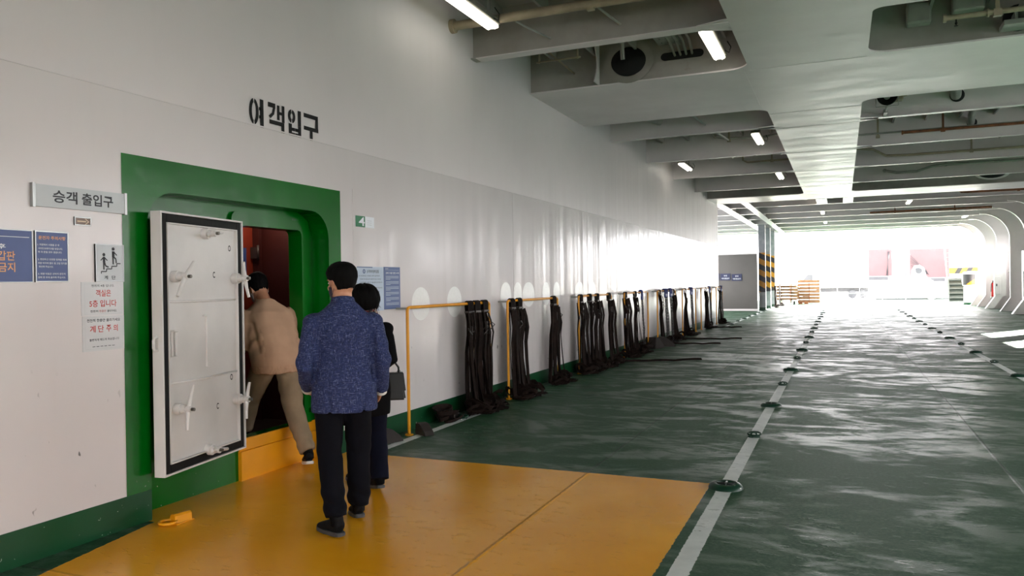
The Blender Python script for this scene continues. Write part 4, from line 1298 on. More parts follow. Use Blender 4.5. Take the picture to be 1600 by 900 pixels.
# loudspeaker on its bracket
t = thing('loudspeaker', 'round black horn loudspeaker hanging from a beam right of the girder', 'loudspeaker', (.74, 15.1, 4.45))
bm = BM(); lathe(bm, [(.04, .30), (.06, .18), (.075, .10), (.15, 0), (.16, -.005), (.15, -.012), (.11, .02), (.05, .08), (0, .08)], (.74, 14.35, 4.62), (0, 1, 0), 24); obj('horn', bm, BLACK, t, True, auto=50)
bm = BM(); lathe(bm, [(.05, 0), (.05, -.02), (.03, -.035), (0, -.036)], (.74, 14.42, 4.62), (0, 1, 0), 16); put(obj('driver_cap', bm, GREYP, t, True, auto=50), 'grey centre cap')
bm = BM(); tube(bm, [(.57, 14.42, 4.60), (.57, 14.42, 4.46), (.91, 14.42, 4.46), (.91, 14.42, 4.60)], .010, 6); cyl(bm, (.74, 14.42, 4.47), (.74, 14.9, 4.47), .018, 8); box(bm, .71, .77, 14.86, 15.24, 4.44, 4.50); obj('bracket', bm, GREYP, t)
bm = BM(); box(bm, .84, 1.0, 14.55, 14.75, 4.58, 4.72, .02); cyl(bm, (1.0, 14.65, 4.66), (1.06, 14.65, 4.66), .015, 8); obj('terminal_box', bm, PIPE, t)
def pen(x, y, z, r, label):
    t = thing('pipe_penetration', label, 'pipe', (x, y, z))
    bm = BM(); lathe(bm, [(r * 1.35, 0), (r * 1.35, .006), (0, .006)], (x + .02, y - .007, z), (0, -1, 0), 20); put(obj('hole', bm, DARK, t), 'dark hole')
    bm = BM(); tube(bm, [(x, y - .01, z), (x - .05, y - .5, z + .06), (x - .12, y - 1.4, z + .12)], r, 12); obj('pipe_run', bm, GREYP, t, True, auto=50)
pen(1.85, 15.24, 4.70, .085, 'grey pipe through a round hole in the first beam beyond the slab, right side')
pen(2.5, 18.41, 4.76, .07, 'pair pipe through the second beam beyond the slab, right side')
pen(3.15, 15.24, 4.72, .085, 'grey pipe at the right edge, through the first beam beyond the slab')
pipe('rusty brown pipe across the second bay beyond the slab, right side', [(1.2, 18.0, 4.60), (6.9, 18.0, 4.60)], .028, RUST, hang=[(1.95, 18.0, 4.60), (3.6, 18.0, 4.60)], flange=[((1.19, 18, 4.6), (1.22, 18, 4.6))])
pipe('thin grey pipe behind the rusty pipe, right side', [(.36, 18.2, 4.66), (6.9, 18.2, 4.66)], .02, GREYP, hang=[(.75, 18.2, 4.60)])
pipe('cream pipe across the third bay beyond the slab, with a bend by the girder', [(.36, 20.6, 4.74), (.75, 20.7, 4.70), (1.05, 21.3, 4.62), (1.5, 21.3, 4.60), (6.9, 21.3, 4.60)], .03, PIPE, hang=[(2.9, 21.3, 4.60)])
pipe('short white pipe sloping through the second beam, right side', [(2.95, 18.46, 4.52), (3.1, 19.9, 4.80)], .055, GREYP)
pipe('green grey bent pipe across the fourth bay, right side', [(1.2, 25.06, 4.72), (1.2, 24.75, 4.68), (1.5, 24.7, 4.60), (2.0, 24.7, 4.60), (2.4, 24.7, 4.72), (2.7, 24.7, 4.74), (6.9, 24.7, 4.74)], .035, GREYP, flange=[((1.2, 25.08, 4.72), (1.2, 25.04, 4.72)), ((2.7, 24.7, 4.74), (2.76, 24.7, 4.74))], hang=[(5.0, 24.7, 4.74)])
pipe('rust brown pipe along the right beyond the far slab', [(3.9, 31.2, 4.60), (3.9, 31.0, 4.56), (4.1, 31.0, 4.55), (6.9, 31.0, 4.55)], .05, RUST, hang=[(5.6, 31.0, 4.55)])
pipe('dark conduit under the far beams, right of centre', [(1.2, 37.8, 4.50), (6.4, 37.8, 4.52)], .04, RUST, hang=[(2.2, 37.8, 4.5), (4.5, 37.8, 4.5)], name='conduit')
t = thing('vent_opening', 'dark oval vent opening in the far slab web, right side', 'opening', (4.3, 27.55, 4.8))
bm = BM(); lathe(bm, [(.30, 0), (.30, .006), (0, .006)], (4.3, 27.585, 4.78), (0, -1, 0), 24); bmesh.ops.scale(bm, vec=(1.3, 1, .6), space=Matrix.Translation((-4.3, 0, -4.78)), verts=bm.verts); obj('hole', bm, DARK, t)
bm = BM(); lathe(bm, [(.38, 0), (.38, .004), (.30, .004)], (4.3, 27.588, 4.78), (0, -1, 0), 24); bmesh.ops.scale(bm, vec=(1.3, 1, .6), space=Matrix.Translation((-4.3, 0, -4.78)), verts=bm.verts); obj('doubler_ring', bm, CEIL, t)

# ------------------------------------------------------------------ hazard-striped pillars on the left
def hazard():
    t = NT('hazard_striped_paint')
    p = t.world(); x, y, z = t.xyz(p)
    s = t.m1('ADD', t.m1('MULTIPLY', x, .55), z)
    st = t.m1('GREATER_THAN', t.m1('FRACT', t.m1('MULTIPLY', s, 1.75)), .5)
    c = t.mix(st, lin(26, 26, 36), lin(172, 116, 22))
    inb = t.m1('MULTIPLY', t.m1('GREATER_THAN', z, .95), t.m1('LESS_THAN', z, 2.98))
    low = t.m1('LESS_THAN', z, .16)
    g = t.mix(t.ramp(t.noise(p, 4, 4), .4, .7), lin(122, 124, 130), lin(142, 143, 148))
    c = t.mix(inb, g, c)
    c = t.mix(low, c, lin(24, 60, 44))
    t.set(col=c, rough=.45)
    return t.m
HAZ = hazard()
for y, x, nm in ((41.6, -3.76, 'nearest'), (44.4, -3.74, 'middle'), (47.2, -3.72, 'farthest')):
    t = thing('hazard_pillar', '%s of the three grey pillars with yellow and black hazard stripes' % nm, 'pillar', (x, y, 0), 0, 'hazard-striped pillars')
    bm = BM(); box(bm, x - .18, x - .166, y - .16, y + .16, 0, CZ); box(bm, x + .166, x + .18, y - .16, y + .16, 0, CZ); box(bm, x - .166, x + .166, y - .008, y + .008, 0, CZ)
    bm.free(); bm = BM(); box(bm, x - .17, x + .17, y - .15, y + .15, .02, CZ, .02); obj('column', bm, HAZ, t)
    bm = BM(); box(bm, x - .24, x + .24, y - .22, y + .22, 0, .035, .006); obj('base_plate', bm, GREEND, t)
for y, lab in ((45.6, 'brown lashing strap bundle hanging by the middle hazard pillar'), (48.6, 'brown lashing strap bundle hanging by the farthest hazard pillar')):
    b = straps(y, lab, 7, .3, .5)
    b.location.x = -3.45
SNAVY = paint('sign_deep_navy', (22, 32, 72), .4, .06, 3, 0)
for x0, x1, z0, lab in ((-6.02, -5.84, 1.72, 'leftmost of three blue signs on the grey bulkhead'), (-5.79, -5.28, 1.68, 'middle of three blue signs on the grey bulkhead'), (-5.22, -4.71, 1.65, 'rightmost of three blue signs on the grey bulkhead')):
    if 'left' in lab: x0 = -6.35; z0 = 1.70
    t = thing('bulkhead_sign', lab, 'sign', ((x0 + x1) / 2, 40.99, 1.6), 0, 'blue signs on the grey bulkhead')
    bm = BM(); box(bm, x0, x1, 40.97, 40.985, z0 - .10, z0 + .25); obj('panel', bm, SNAVY, t)
    fr = Matrix(((1, 0, 0, 0), (0, 0, -1, 40.97), (0, 1, 0, 0), (0, 0, 0, 1)))
    bm = BM(); wall_text(bm, '안내', x0 + .18, x1 - .18, z0 + .10, z0 + .18, .004, .01, frame=fr); wall_text(bm, '차량 출입금지', x0 + .06, x1 - .06, z0 - .04, z0 + .04, .004, .01, frame=fr); obj('lettering', bm, SWHITE, t)

# ------------------------------------------------------------------ pallets and crates in the daylight at the end of the deck
WOOD = paint('raw_pallet_wood', (112, 82, 52), .7, .2, 2.5, .2, 20)
WOOD2 = paint('pale_plank_wood', (122, 88, 60), .7, .15, 2.5, .2, 20)
t = thing('flat_pallet_stack', 'stack of bowed wooden boards on a low trolley, left beyond the far opening', 'boards', (-3.35, 52.5, 0))
bm = BM()
box(bm, -4.1, -2.65, 51.9, 53.1, .26, .32, .01); obj('trolley_deck', bm, DARK, t)
for x in (-3.95, -2.8):
    bm = BM()
    for y in (52.0, 53.0): cyl(bm, (x - .03, y, .10), (x + .03, y, .10), .10, 14)
    obj('trolley_wheel', bm, BLACK, t, True, auto=40)
for k in range(9):
    bm = BM()
    z = .34 + k * .10; dx = .07 * math.sin(k * 2.1)
    pts = [(-4.15 + dx + 1.6 * q / 8, 52.5, z + .05 * math.sin(q / 8 * math.pi) * (1 if k % 2 else -.3) + .02) for q in range(9)]
    ribbon(bm, pts, 1.15, .085, (0, 1, 0)); obj('board', bm, WOOD, t)
for x in (-3.62, -3.0):
    for y in (51.86, 53.1):
        bm = BM(); box(bm, x - .03, x + .03, y, y + .04, .06, 1.32); obj('stake', bm, RUST, t)
t = thing('crate_stack', 'tall stack of pale slatted wooden crates beyond the far opening', 'crates', (-1.95, 53.5, 0))
for k in range(7):
    bm = BM(); z = .06 + .215 * k
    for y in (52.9, 54.1): box(bm, -2.62, -1.28, y, y + .03, z, z + .15)
    for x in (-2.62, -1.31): box(bm, x, x + .03, 52.93, 54.1, z, z + .15)
    box(bm, -2.62, -1.28, 52.9, 54.13, z + .15, z + .17)
    obj('crate_tier', bm, WOOD2, t)
for x in (-1.92,):
    bm = BM(); box(bm, x - .025, x + .025, 52.86, 52.9, .05, 1.40); obj('strap_post', bm, RUST, t)
t = thing('pallet_jack_block', 'two small brown blocks on the deck before the crates', 'blocks', (-2.35, 52.3, 0))
for x in (-2.55, -2.2):
    bm = BM(); box(bm, x, x + .24, 52.2, 52.45, 0, .17, .01); obj('block', bm, RUST, t)

# ------------------------------------------------------------------ right side beyond the frames: stair, drum, cabinets
STAIRM = paint('stair_grey_paint', (74, 80, 74), .5, .1, 3, .1)
t = thing('steel_stair', 'steep grey steel stair with a hazard-striped beam, at the right of the far opening', 'stairs', (6.75, 55.0, 0))
y0, y1 = 54.6, 57.6
for x in (6.15, 7.25):
    bm = BM(); prism(bm, [(x, y0, 0), (x, y0 + .28, 0), (x, y1 + .28, 4.3), (x, y1, 4.3)], (.03, 0, 0)); obj('stringer', bm, STAIRM, t)
    bm = BM(); tube(bm, [(x, y0 + .1, .1), (x, y0 + .12, 1.0), (x, y1 + .1, 5.3)], .022, 8); obj('handrail', bm, STAIRM, t, True, auto=50)
for k in range(14):
    bm = BM(); z = .28 + .29 * k; yy = y0 + .14 + (y1 - y0) * z / 4.3
    box(bm, 6.18, 7.25, yy - .12, yy + .12, z - .03, z); obj('tread', bm, STAIRM, t)
bm = BM(); prism(bm, [(6.18, y0 + .30, .05), (7.25, y0 + .30, .05), (7.25, y0 + 1.4, 1.5), (6.18, y0 + 1.4, 1.5)], (0, .01, 0)); obj('riser_plate', bm, STAIRM, t)
HZY = paint('hazard_yellow', (150, 104, 12), .45, .06, 4, 0); HZB = paint('hazard_black', (24, 24, 26), .5, .06, 4, 0)
bm = BM(); box(bm, 6.12, 7.85, 54.3, 54.42, 1.78, 2.16, .01); bmm = obj('clearance_beam', bm, HZY, t)
for k in range(3):
    bm = BM(); x = 6.40 + .56 * k; prism(bm, [(x, 54.298, 1.782), (x + .26, 54.298, 1.782), (x + .46, 54.298, 2.158), (x + .20, 54.298, 2.158)], (0, -.004, 0)); obj('hazard_stripe', bm, HZB, bmm)
DRUMW = paint('white_machine_paint', (214, 214, 210), .4, .06, 3, .1)
t = thing('capstan_drum', 'white round capstan housing with a black and yellow patch by the right frames', 'deck machinery', (6.95, 50.6, 0))
bm = BM(); lathe(bm, [(.34, .02), (.34, 1.0), (.30, 1.02), (.30, 1.06)], (6.75, 50.6, 0), seg=24); obj('drum', bm, DRUMW, t, True, auto=40)
bm = BM(); lathe(bm, [(.36, 0), (.36, .12), (.34, .12)], (6.75, 50.6, 0), seg=24); obj('foot', bm, GREEND, t, True, auto=40)
bm = BM(); lathe(bm, [(.30, 1.02), (.42, 1.06), (.46, 1.35), (.46, 1.75), (.36, 1.86), (0, 1.9)], (6.80, 50.7, 0), seg=24); hd = obj('head', bm, DRUMW, t, True, auto=40)
bm = BM()
b2 = [(6.80 + .462 * math.cos(a), 50.7 + .462 * math.sin(a)) for a in [math.radians(-160 + 10 * k) for k in range(10)]]
for (ax, ay), (bx, by) in zip(b2, b2[1:]): face(bm, [(ax, ay, 1.12), (bx, by, 1.12), (bx, by, 1.74), (ax, ay, 1.74)])
pt = obj('hazard_patch', bm, HZB, hd)
bm = BM()
b2 = [(6.80 + .466 * math.cos(a), 50.7 + .466 * math.sin(a)) for a in [math.radians(-125 + 9 * k) for k in range(7)]]
for i_, ((ax, ay), (bx, by)) in enumerate(zip(b2, b2[1:])): face(bm, [(ax, ay, 1.12), (bx, by, 1.12), (bx, by, 1.22 + .05 * i_), (ax, ay, 1.17 + .05 * i_)])
obj('yellow_patch', bm, HZY, hd)
bm = BM()
for x in (7.25, 7.5): cyl(bm, (x, 50.3, 0), (x, 50.3, 2.0), .02, 8)
for k in range(5): cyl(bm, (7.25, 50.3, .4 + .35 * k), (7.5, 50.3, .4 + .35 * k), .014, 8)
obj('ladder', bm, DRUMW, t)
t = thing('fire_extinguisher', 'red fire extinguisher between the far right frames', 'fire extinguisher', (7.12, 45.6, 0))
REDM = paint('extinguisher_red', (190, 30, 30), .35, .08, 4, 0)
bm = BM(); lathe(bm, [(.09, .55), (.10, .57), (.10, 1.15), (.06, 1.25), (.03, 1.27), (.03, 1.32)], (7.10, 45.6, 0), seg=16); obj('cylinder', bm, REDM, t, True, auto=50)
bm = BM(); box(bm, 7.06, 7.14, 45.57, 45.63, 1.32, 1.36); tube(bm, [(7.10, 45.56, 1.33), (7.0, 45.5, 1.2), (6.98, 45.5, .8)], .015, 6); obj('valve_and_hose', bm, BLACK, t, True, auto=40)
bm = BM(); box(bm, 6.98, 7.65, 45.5, 45.7, .50, .55); box(bm, 7.18, 7.3, 45.5, 45.7, 0, .5); obj('bracket', bm, GREYP, t)
for x, y, lab in ((6.97, 36.9, 'white painted hose cabinet on the nearest right frame'), (6.97, 43.3, 'white slim cabinet on the third right frame')):
    t = thing('wall_cabinet', lab, 'cabinet', (x, y, .6), 0, 'white cabinets on the right frames')
    s = 1 if y < 40 else .8
    bm = BM(); box(bm, x - .16, x + .30, y - .02, y + .38, .62, .62 + 2.0 * s, .01); obj('body', bm, DRUMW, t)
    bm = BM(); box(bm, x - .19, x + .06, y - .06, y - .022, .72, .72 + 1.05 * s, .008); d = obj('door', bm, DRUMW, t)
    bm = BM(); box(bm, x - .12, x - .08, y - .08, y - .062, 1.1, 1.22, .004); obj('handle', bm, BLACK, d)
    bm = BM(); prism(bm, [(x - .16, y - .01, .62), (x + .16, y - .01, .62), (x - .22, y - .01, .02), (x - .56, y - .01, .02)], (0, .30, 0)); obj('chute', bm, DRUMW, t)
t = thing('hook_chain', 'dark chain with a blue hook hanging between the right frames', 'lashing chains', (7.2, 40.9, 0))
bm = BM(); chain_mesh(bm, [(7.25, 40.9, 1.45), (7.25, 40.9, .05)], .06); chain_mesh(bm, [(7.33, 40.9, 1.45), (7.33, 40.95, .05)], .06); chain_mesh(bm, [(7.16, 40.9, 1.45), (7.12, 40.85, .05)], .06); obj('chain', bm, CHAINM, t, True)
bm = BM(); box(bm, 7.08, 7.40, 40.84, 40.96, 1.40, 1.72, .05); put(obj('hook', bm, HOOKB, t), 'blue hook')
bm = BM(); cyl(bm, (6.95, 40.9, 1.78), (7.65, 40.9, 1.78), .025, 8); obj('peg', bm, GREYP, t)

# ------------------------------------------------------------------ forecastle machinery and the quay, washed out by the sun
PALEM = paint('outdoor_white_paint', (225, 226, 226), .5, .05, 2, .05)  # plain white paint of the winch, truck and ship
GREYD = paint('machinery_grey', (50, 53, 58), .5, .12, 3, .1)
t = thing('mooring_winch', 'white mooring winch with a tall rounded drum guard beyond the far opening', 'winch', (5.6, 66, -.25))
bm = BM(); prism(bm, [(4.0, 66, -.25), (7.0, 66, -.25), (7.0, 66, .75), (6.4, 66, 1.3), (5.9, 66, 1.7), (5.8, 66, 2.3), (5.5, 66, 2.55), (5.15, 66, 2.5), (4.95, 66, 2.1), (4.9, 66, 1.5), (4.4, 66, .8), (4.0, 66, .5)], (0, .5, 0)); obj('side_frame', bm, PALEM, t)
bm = BM(); cyl(bm, (5.4, 65.7, 2.1), (5.4, 66.8, 2.1), .22, 18); obj('sheave', bm, GREYD, t, True, auto=40)
bm = BM(); cyl(bm, (6.2, 65.4, .5), (6.2, 67.6, .5), .55, 20); obj('drum', bm, PALEM, t, True, auto=40)
bm = BM(); box(bm, 2.4, 8.2, 65.6, 66.9, -.25, .02, .02); obj('bed', bm, paint('winch_bed_green', (28, 38, 38), .6), t)
t = single('mooring_rope', 'thin dark rope running down left from the white winch', 'rope', (lambda b: (tube(b, [(5.3, 65.8, 2.3), (3.6, 65.4, 1.2), (1.2, 65, .1), (0.6, 65, -.22)], .03, 6), b)[1])(BM()), GREYD, (.6, 65, -.22), smooth=True)
t = single('barrier_rope', 'pale tan rope stretched across the deck before the winch', 'rope', (lambda b: (tube(b, [(-3.0, 63, -.2), (-3.0, 63, 1.55), (1, 63, 1.1), (4, 63, .75), (8.5, 63, .55), (8.5, 63, -.2)], .035, 6), b)[1])(BM()), paint('tan_rope', (110, 88, 60), .8), (1, 63, -.25), smooth=True)
t = thing('guard_rail', 'thin white guard rail across the end of the deck', 'railing', (2.5, 61.5, 0))
for x in (-.3, 1.2, 2.7, 4.2, 5.7): bm = BM(); cyl(bm, (x, 61.5, 0), (x, 61.5, 1.0), .022, 8); obj('post', bm, DRUMW, t, True, auto=40)
for z in (.5, 1.0): bm = BM(); cyl(bm, (-.3, 61.5, z), (5.7, 61.5, z), .018, 8); obj('rail', bm, DRUMW, t, True, auto=40)
t = thing('flatbed_truck', 'white flatbed truck with a dark windscreen on the quay, left of the machinery', 'truck', (-1.8, 78, -.25))
bm = BM(); prism(bm, [(-3.8, 78, .25), (-2.2, 78, .25), (-2.2, 78, 2.2), (-2.9, 78, 2.2), (-3.6, 78, 1.35), (-3.8, 78, 1.2)], (0, 2.2, 0)); cb = obj('cab', bm, PALEM, t)
bm = BM(); prism(bm, [(-3.45, 77.98, 1.4), (-2.95, 77.98, 2.05), (-2.5, 77.98, 2.05), (-2.5, 77.98, 1.4)], (0, .015, 0)); obj('side_window', bm, GREYD, cb)
bm = BM(); box(bm, -2.15, 2.4, 78, 80.2, .75, .95, .02); box(bm, -2.15, 2.4, 78, 78.06, .95, 1.3); obj('flatbed', bm, PALEM, t)
bm = BM(); box(bm, -3.7, 2.3, 78.6, 79.6, .35, .75); obj('chassis', bm, GREYD, t)
for x in (-3.1, .9, 1.8):
    bm = BM(); cyl(bm, (x, 78.05, .13), (x, 78.35, .13), .38, 20); obj('wheel', bm, GREYD, t, True, auto=40)
PINK = paint('red_brown_hold_paint', (84, 58, 62), .6, .1, .4, .1)
t = thing('docked_ship', 'white ship hull across the quay with two faded red panels, washed out by the sun', 'ship', (6, 118, -.25))
bm = BM(); box(bm, -30, 40, 118, 122, -.25, 4.2); obj('hull', bm, PALEM, t)
for x0, x1, z0, z1, nm in ((3.5, 6.4, 1.9, 5.6, 0), (8.6, 13.3, 1.6, 5.5, 1)):
    bm = BM(); box(bm, x0, x1, 117.9, 118.0, z0, z1); p_ = put(obj('red_panel', bm, PINK, t), 'faded red panel')
    bm = BM(); box(bm, x0, x1 - .5, 117.86, 117.9, z0 - .55, z0 - .1); obj('panel_band', bm, GREYD, p_)
    bm = BM()
    for k in range(6 if nm else 3):
        cyl(bm, (x0 + .1, 117.8, z1 - .9 - .3 * k), (x0 + 2.0 + .05 * k, 117.8, z0 + .9 - .1 * k), .03, 5) if nm else cyl(bm, (x1 - .3 - .1 * k, 117.8, z1 - .3), (x1 - .7 + .1 * k, 117.8, z0), .03, 5)
    obj('stay_wires', bm, GREYD, p_)
bm = BM(); box(bm, 14.0, 16.6, 116.5, 118, 1.2, 3.6, .05); obj('deck_house', bm, PALEM, t)
bm = BM(); box(bm, 14.0, 16.0, 116.4, 116.5, .3, .7); obj('dark_band', bm, GREYD, t)
for x, z, lab in ((-3.2, 4.8, 'left'), (7.2, 5.2, 'right')):
    t = thing('light_mast', '%s thin pale light mast standing on the quay' % lab, 'mast', (x, 105, -.25))
    bm = BM(); cyl(bm, (x, 105, -.25), (x, 105, 8.2), .11, 8, .06); obj('pole', bm, GREYD, t, True, auto=40)
    bm = BM(); box(bm, x - .1, x + .7, 104.9, 105.1, 8.0, 8.25, .03); obj('lamp_head', bm, GREYD, t)

# lamp added out of sight on the lobby's deckhead to brighten the dark interior
t = thing('lobby_fill_lamp', 'small unseen lamp added to brighten the red lobby behind the doorway', 'lamp', (-5.35, 6.15, 2.46))
bm = BM(); lathe(bm, [(.10, .04), (.11, 0), (.08, -.03), (0, -.04)], (-5.35, 6.15, 2.46), seg=16); obj('lamp_body', bm, LAMPM, t, True)
l = bpy.data.lights.new('lobby_fill_light', 'POINT'); l.energy = 1.1; l.color = (1, .85, .7); l.shadow_soft_size = .08
lo = bpy.data.objects.new('lobby_fill_light', l); lo.location = (-5.35, 6.15, 2.36); COL.objects.link(lo)
# ------------------------------------------------------------------ people
def remesh(bm, vox, it=4, fac=.5):
    me = bpy.data.meshes.new('tmp'); bmesh.ops.recalc_face_normals(bm, faces=bm.faces); bm.to_mesh(me); bm.free()
    o = bpy.data.objects.new('tmp', me); COL.objects.link(o)
    m = o.modifiers.new('r', 'REMESH'); m.mode = 'VOXEL'; m.voxel_size = vox
    m = o.modifiers.new('s', 'SMOOTH'); m.iterations = it; m.factor = fac
    dg = bpy.context.evaluated_depsgraph_get()
    me2 = bpy.data.meshes.new_from_object(o.evaluated_get(dg))
    bpy.data.objects.remove(o); bpy.data.meshes.remove(me)
    b = bmesh.new(); b.from_mesh(me2); bpy.data.meshes.remove(me2)
    return b

def eloft(bm, rings, side=(1, 0, 0), seg=20, n=2.0):
    """closed tube of superelliptical rings (x, y, z, rx, ry)"""
    P_ = [Vector(r[:3]) for r in rings]; side = Vector(side); R = []
    for i, r in enumerate(rings):
        t = (P_[min(i + 1, len(P_) - 1)] - P_[max(i - 1, 0)]).normalized()
        s = (side - t * side.dot(t)).normalized(); u = s.cross(t)
        ring_ = []
        for k in range(seg):
            a = 2 * math.pi * k / seg; c, d = math.cos(a), math.sin(a)
            e = 2.0 / n
            ring_.append(bm.verts.new(P_[i] + s * (r[3] * math.copysign(abs(c) ** e, c)) + u * (r[4] * math.copysign(abs(d) ** e, d))))
        R.append(ring_)
    for A, B in zip(R, R[1:]):
        for k in range(seg): bm.faces.new((A[k], A[(k + 1) % seg], B[(k + 1) % seg], B[k]))
    bm.faces.new(R[0][::-1]); bm.faces.new(R[-1])

def ball(bm, c, r, m=None):
    b = BM(); bmesh.ops.create_uvsphere(b, u_segments=16, v_segments=10, radius=1)
    bmesh.ops.scale(b, vec=r, verts=b.verts)
    if m: bmesh.ops.transform(b, matrix=m, verts=b.verts)
    bmesh.ops.translate(b, vec=c, verts=b.verts); join(bm, b)

def wrinkle(bm, amp, freq, seed=0, fold=None, mask=None):
    bm.normal_update()
    for v in bm.verts:
        p = v.co
        q = Vector((p.x * freq, p.y * freq, p.z * freq * .55)) + Vector((seed, seed * 1.7, 0))
        d = mnoise.noise(q) * amp + mnoise.noise(q * 2.7) * amp * .4
        if fold: d += fold(p)
        if mask: d *= mask(p)
        v.co = p + v.normal * d

HEADR = [(0, .026, .020, .050), (.012, .040, .040, .040), (.035, .052, .060, .026), (.060, .060, .076, .014), (.090, .067, .088, .006), (.120, .072, .095, .000),
         (.150, .0745, .098, -.004), (.178, .072, .094, -.007), (.200, .062, .082, -.009), (.216, .046, .062, -.010), (.226, .028, .038, -.010), (.231, .006, .010, -.010)]
def head_r(z):
    z = max(0, min(.231, z))
    for a, b in zip(HEADR, HEADR[1:]):
        if a[0] <= z <= b[0]:
            f = (z - a[0]) / (b[0] - a[0]); return [a[k] + (b[k] - a[k]) * f for k in range(1, 4)]
    return HEADR[-1][1:]

def head(bm, M):
    b = BM()
    eloft(b, [(0, c, z, rx, ry) for z, rx, ry, c in HEADR], seg=28)
    # nose, brow, lips, chin
    tube(b, [(0, .092, .128), (0, .104, .108), (0, .112, .090), (0, .100, .080)], [.006, .009, .012, .008], 8)
    ball(b, (.011, .098, .084), (.008, .009, .007)); ball(b, (-.011, .098, .084), (.008, .009, .007))
    ball(b, (0, .090, .140), (.050, .012, .010))
    ball(b, (0, .088, .056), (.022, .010, .005)); ball(b, (0, .086, .047), (.019, .010, .006))
    ball(b, (0, .070, .012), (.018, .018, .014))
    for s in (-1, 1):      # cheeks and ears
        ball(b, (s * .038, .070, .085), (.018, .018, .020))
        m = Matrix.Rotation(s * R_(-22), 4, 'Z') @ Matrix.Rotation(R_(-10), 4, 'X')
        ball(b, (s * .075, -.008, .098), (.007, .019, .032), m)
        tube(b, [(s * .076, .006, .118), (s * .084, -.006, .130), (s * .088, -.022, .122), (s * .086, -.026, .100), (s * .080, -.014, .078), (s * .075, -.004, .070)], [.004, .005, .006, .006, .005, .005], 6)
    bmesh.ops.transform(b, matrix=M, verts=b.verts); join(bm, b)

def hair(M, zlow, thick, mess=.004, seed=1, cols=72, rows=26):
    """a shell over the skull from the hairline zlow(theta) up; theta 0 = face, pi = nape"""
    b = BM(); outer = []; inner = []
    for i in range(cols):
        th = 2 * math.pi * i / cols - math.pi
        zl = zlow(abs(th)); co, ci = [], []
        for j in range(rows + 1):
            z = zl + (.231 - zl) * (1 - (1 - j / rows) ** 1.35)
            rx, ry, cy = head_r(max(z, .035))
            T = thick(abs(th), z)
            d = Vector((math.sin(th) * rx, math.cos(th) * ry, 0)); dn = Vector((math.sin(th) / rx, math.cos(th) / ry, 0)).normalized()
            up = max(0, (z - .15) / .08); nn = (dn * (1 - .6 * up) + Vector((0, 0, up))).normalized()
            p = Vector((0, cy, z)) + d
            w = mnoise.noise(Vector((th * 9, z * 14, seed))) * mess + mnoise.noise(Vector((th * 26, z * 18, seed + 5))) * mess * .6
            edge = min(1, .35 + j / 3.0)
            co.append(b.verts.new(p + nn * (T * edge + w))); ci.append(b.verts.new(p - nn * .004))
        outer.append(co); inner.append(ci)
    top = b.verts.new((0, -.010, .231 + thick(math.pi, .231))); topi = b.verts.new((0, -.01, .226))
    for i in range(cols):
        A, B = outer[i], outer[(i + 1) % cols]; C_, D = inner[i], inner[(i + 1) % cols]
        for j in range(rows):
            b.faces.new((A[j], B[j], B[j + 1], A[j + 1])); b.faces.new((C_[j + 1], D[j + 1], D[j], C_[j]))
        b.faces.new((A[rows], B[rows], top)); b.faces.new((topi, D[rows], C_[rows])); b.faces.new((C_[0], D[0], B[0], A[0]))
    bmesh.ops.transform(b, matrix=M, verts=b.verts)
    return b

def hand(bm, M, side, curl=.5):
    """wrist at the origin, fingers along +y, palm towards -z, thumb on the side*x side"""
    b = BM()
    eloft(b, [(0, -.03, 0, .026, .019), (0, 0, 0, .027, .018), (0, .03, 0, .036, .017), (0, .065, 0, .041, .015), (0, .088, -.002, .039, .012), (0, .096, -.003, .034, .009)], seg=14)
    for x, y, L, r in ((.030, .088, .068, .0088), (.010, .094, .078, .0092), (-.011, .091, .072, .0088), (-.030, .083, .056, .0078)):
        pts = [(side * x, y - .02, 0)]; a = .15; q = Vector(pts[0])
        for k, f in enumerate((.30, .42, .32, .26)):
            q = q + Vector((0, math.cos(a), -math.sin(a))) * L * f; pts.append(tuple(q)); a += curl * (.9 if k else .6)
        tube(b, pts, [r, r, r * .95, r * .88, r * .7], 8)
    tube(b, [(side * .024, .012, -.004), (side * .046, .036, -.012), (side * .054, .062, -.020), (side * .050, .086, -.028)], [.014, .0115, .010, .008], 8)
    bmesh.ops.transform(b, matrix=M, verts=b.verts); join(bm, b)

def aim(p, q, palm):
    """matrix at p with +y towards q and -z as near as possible to palm"""
    y = (Vector(q) - Vector(p)).normalized(); z = -Vector(palm); z = (z - y * z.dot(y)).normalized(); x = y.cross(z)
    m = Matrix((x, y, z)).transposed().to_4x4(); m.translation = Vector(p); return m

def limb(bm, a, b, c, ra, rb, rc, side=(1, 0, 0), flat=1.0, mid=1.08, seg=16):
    """two tapering bones a-b-c with rounded joint"""
    a, b, c = Vector(a), Vector(b), Vector(c)
    rings = [(*a, ra, ra * flat), (*(a * .6 + b * .4), ra * .98, ra * flat * .98), (*(a * .15 + b * .85), rb * 1.02, rb * flat), (*b, rb, rb * flat * 1.02), (*(b * .8 + c * .2), rb * .98 * mid, rb * flat * mid), (*(b * .5 + c * .5), (rb + rc) / 2 * mid, (rb + rc) / 2 * flat * mid), (*c, rc, rc * flat)]
    eloft(bm, rings, side, seg)

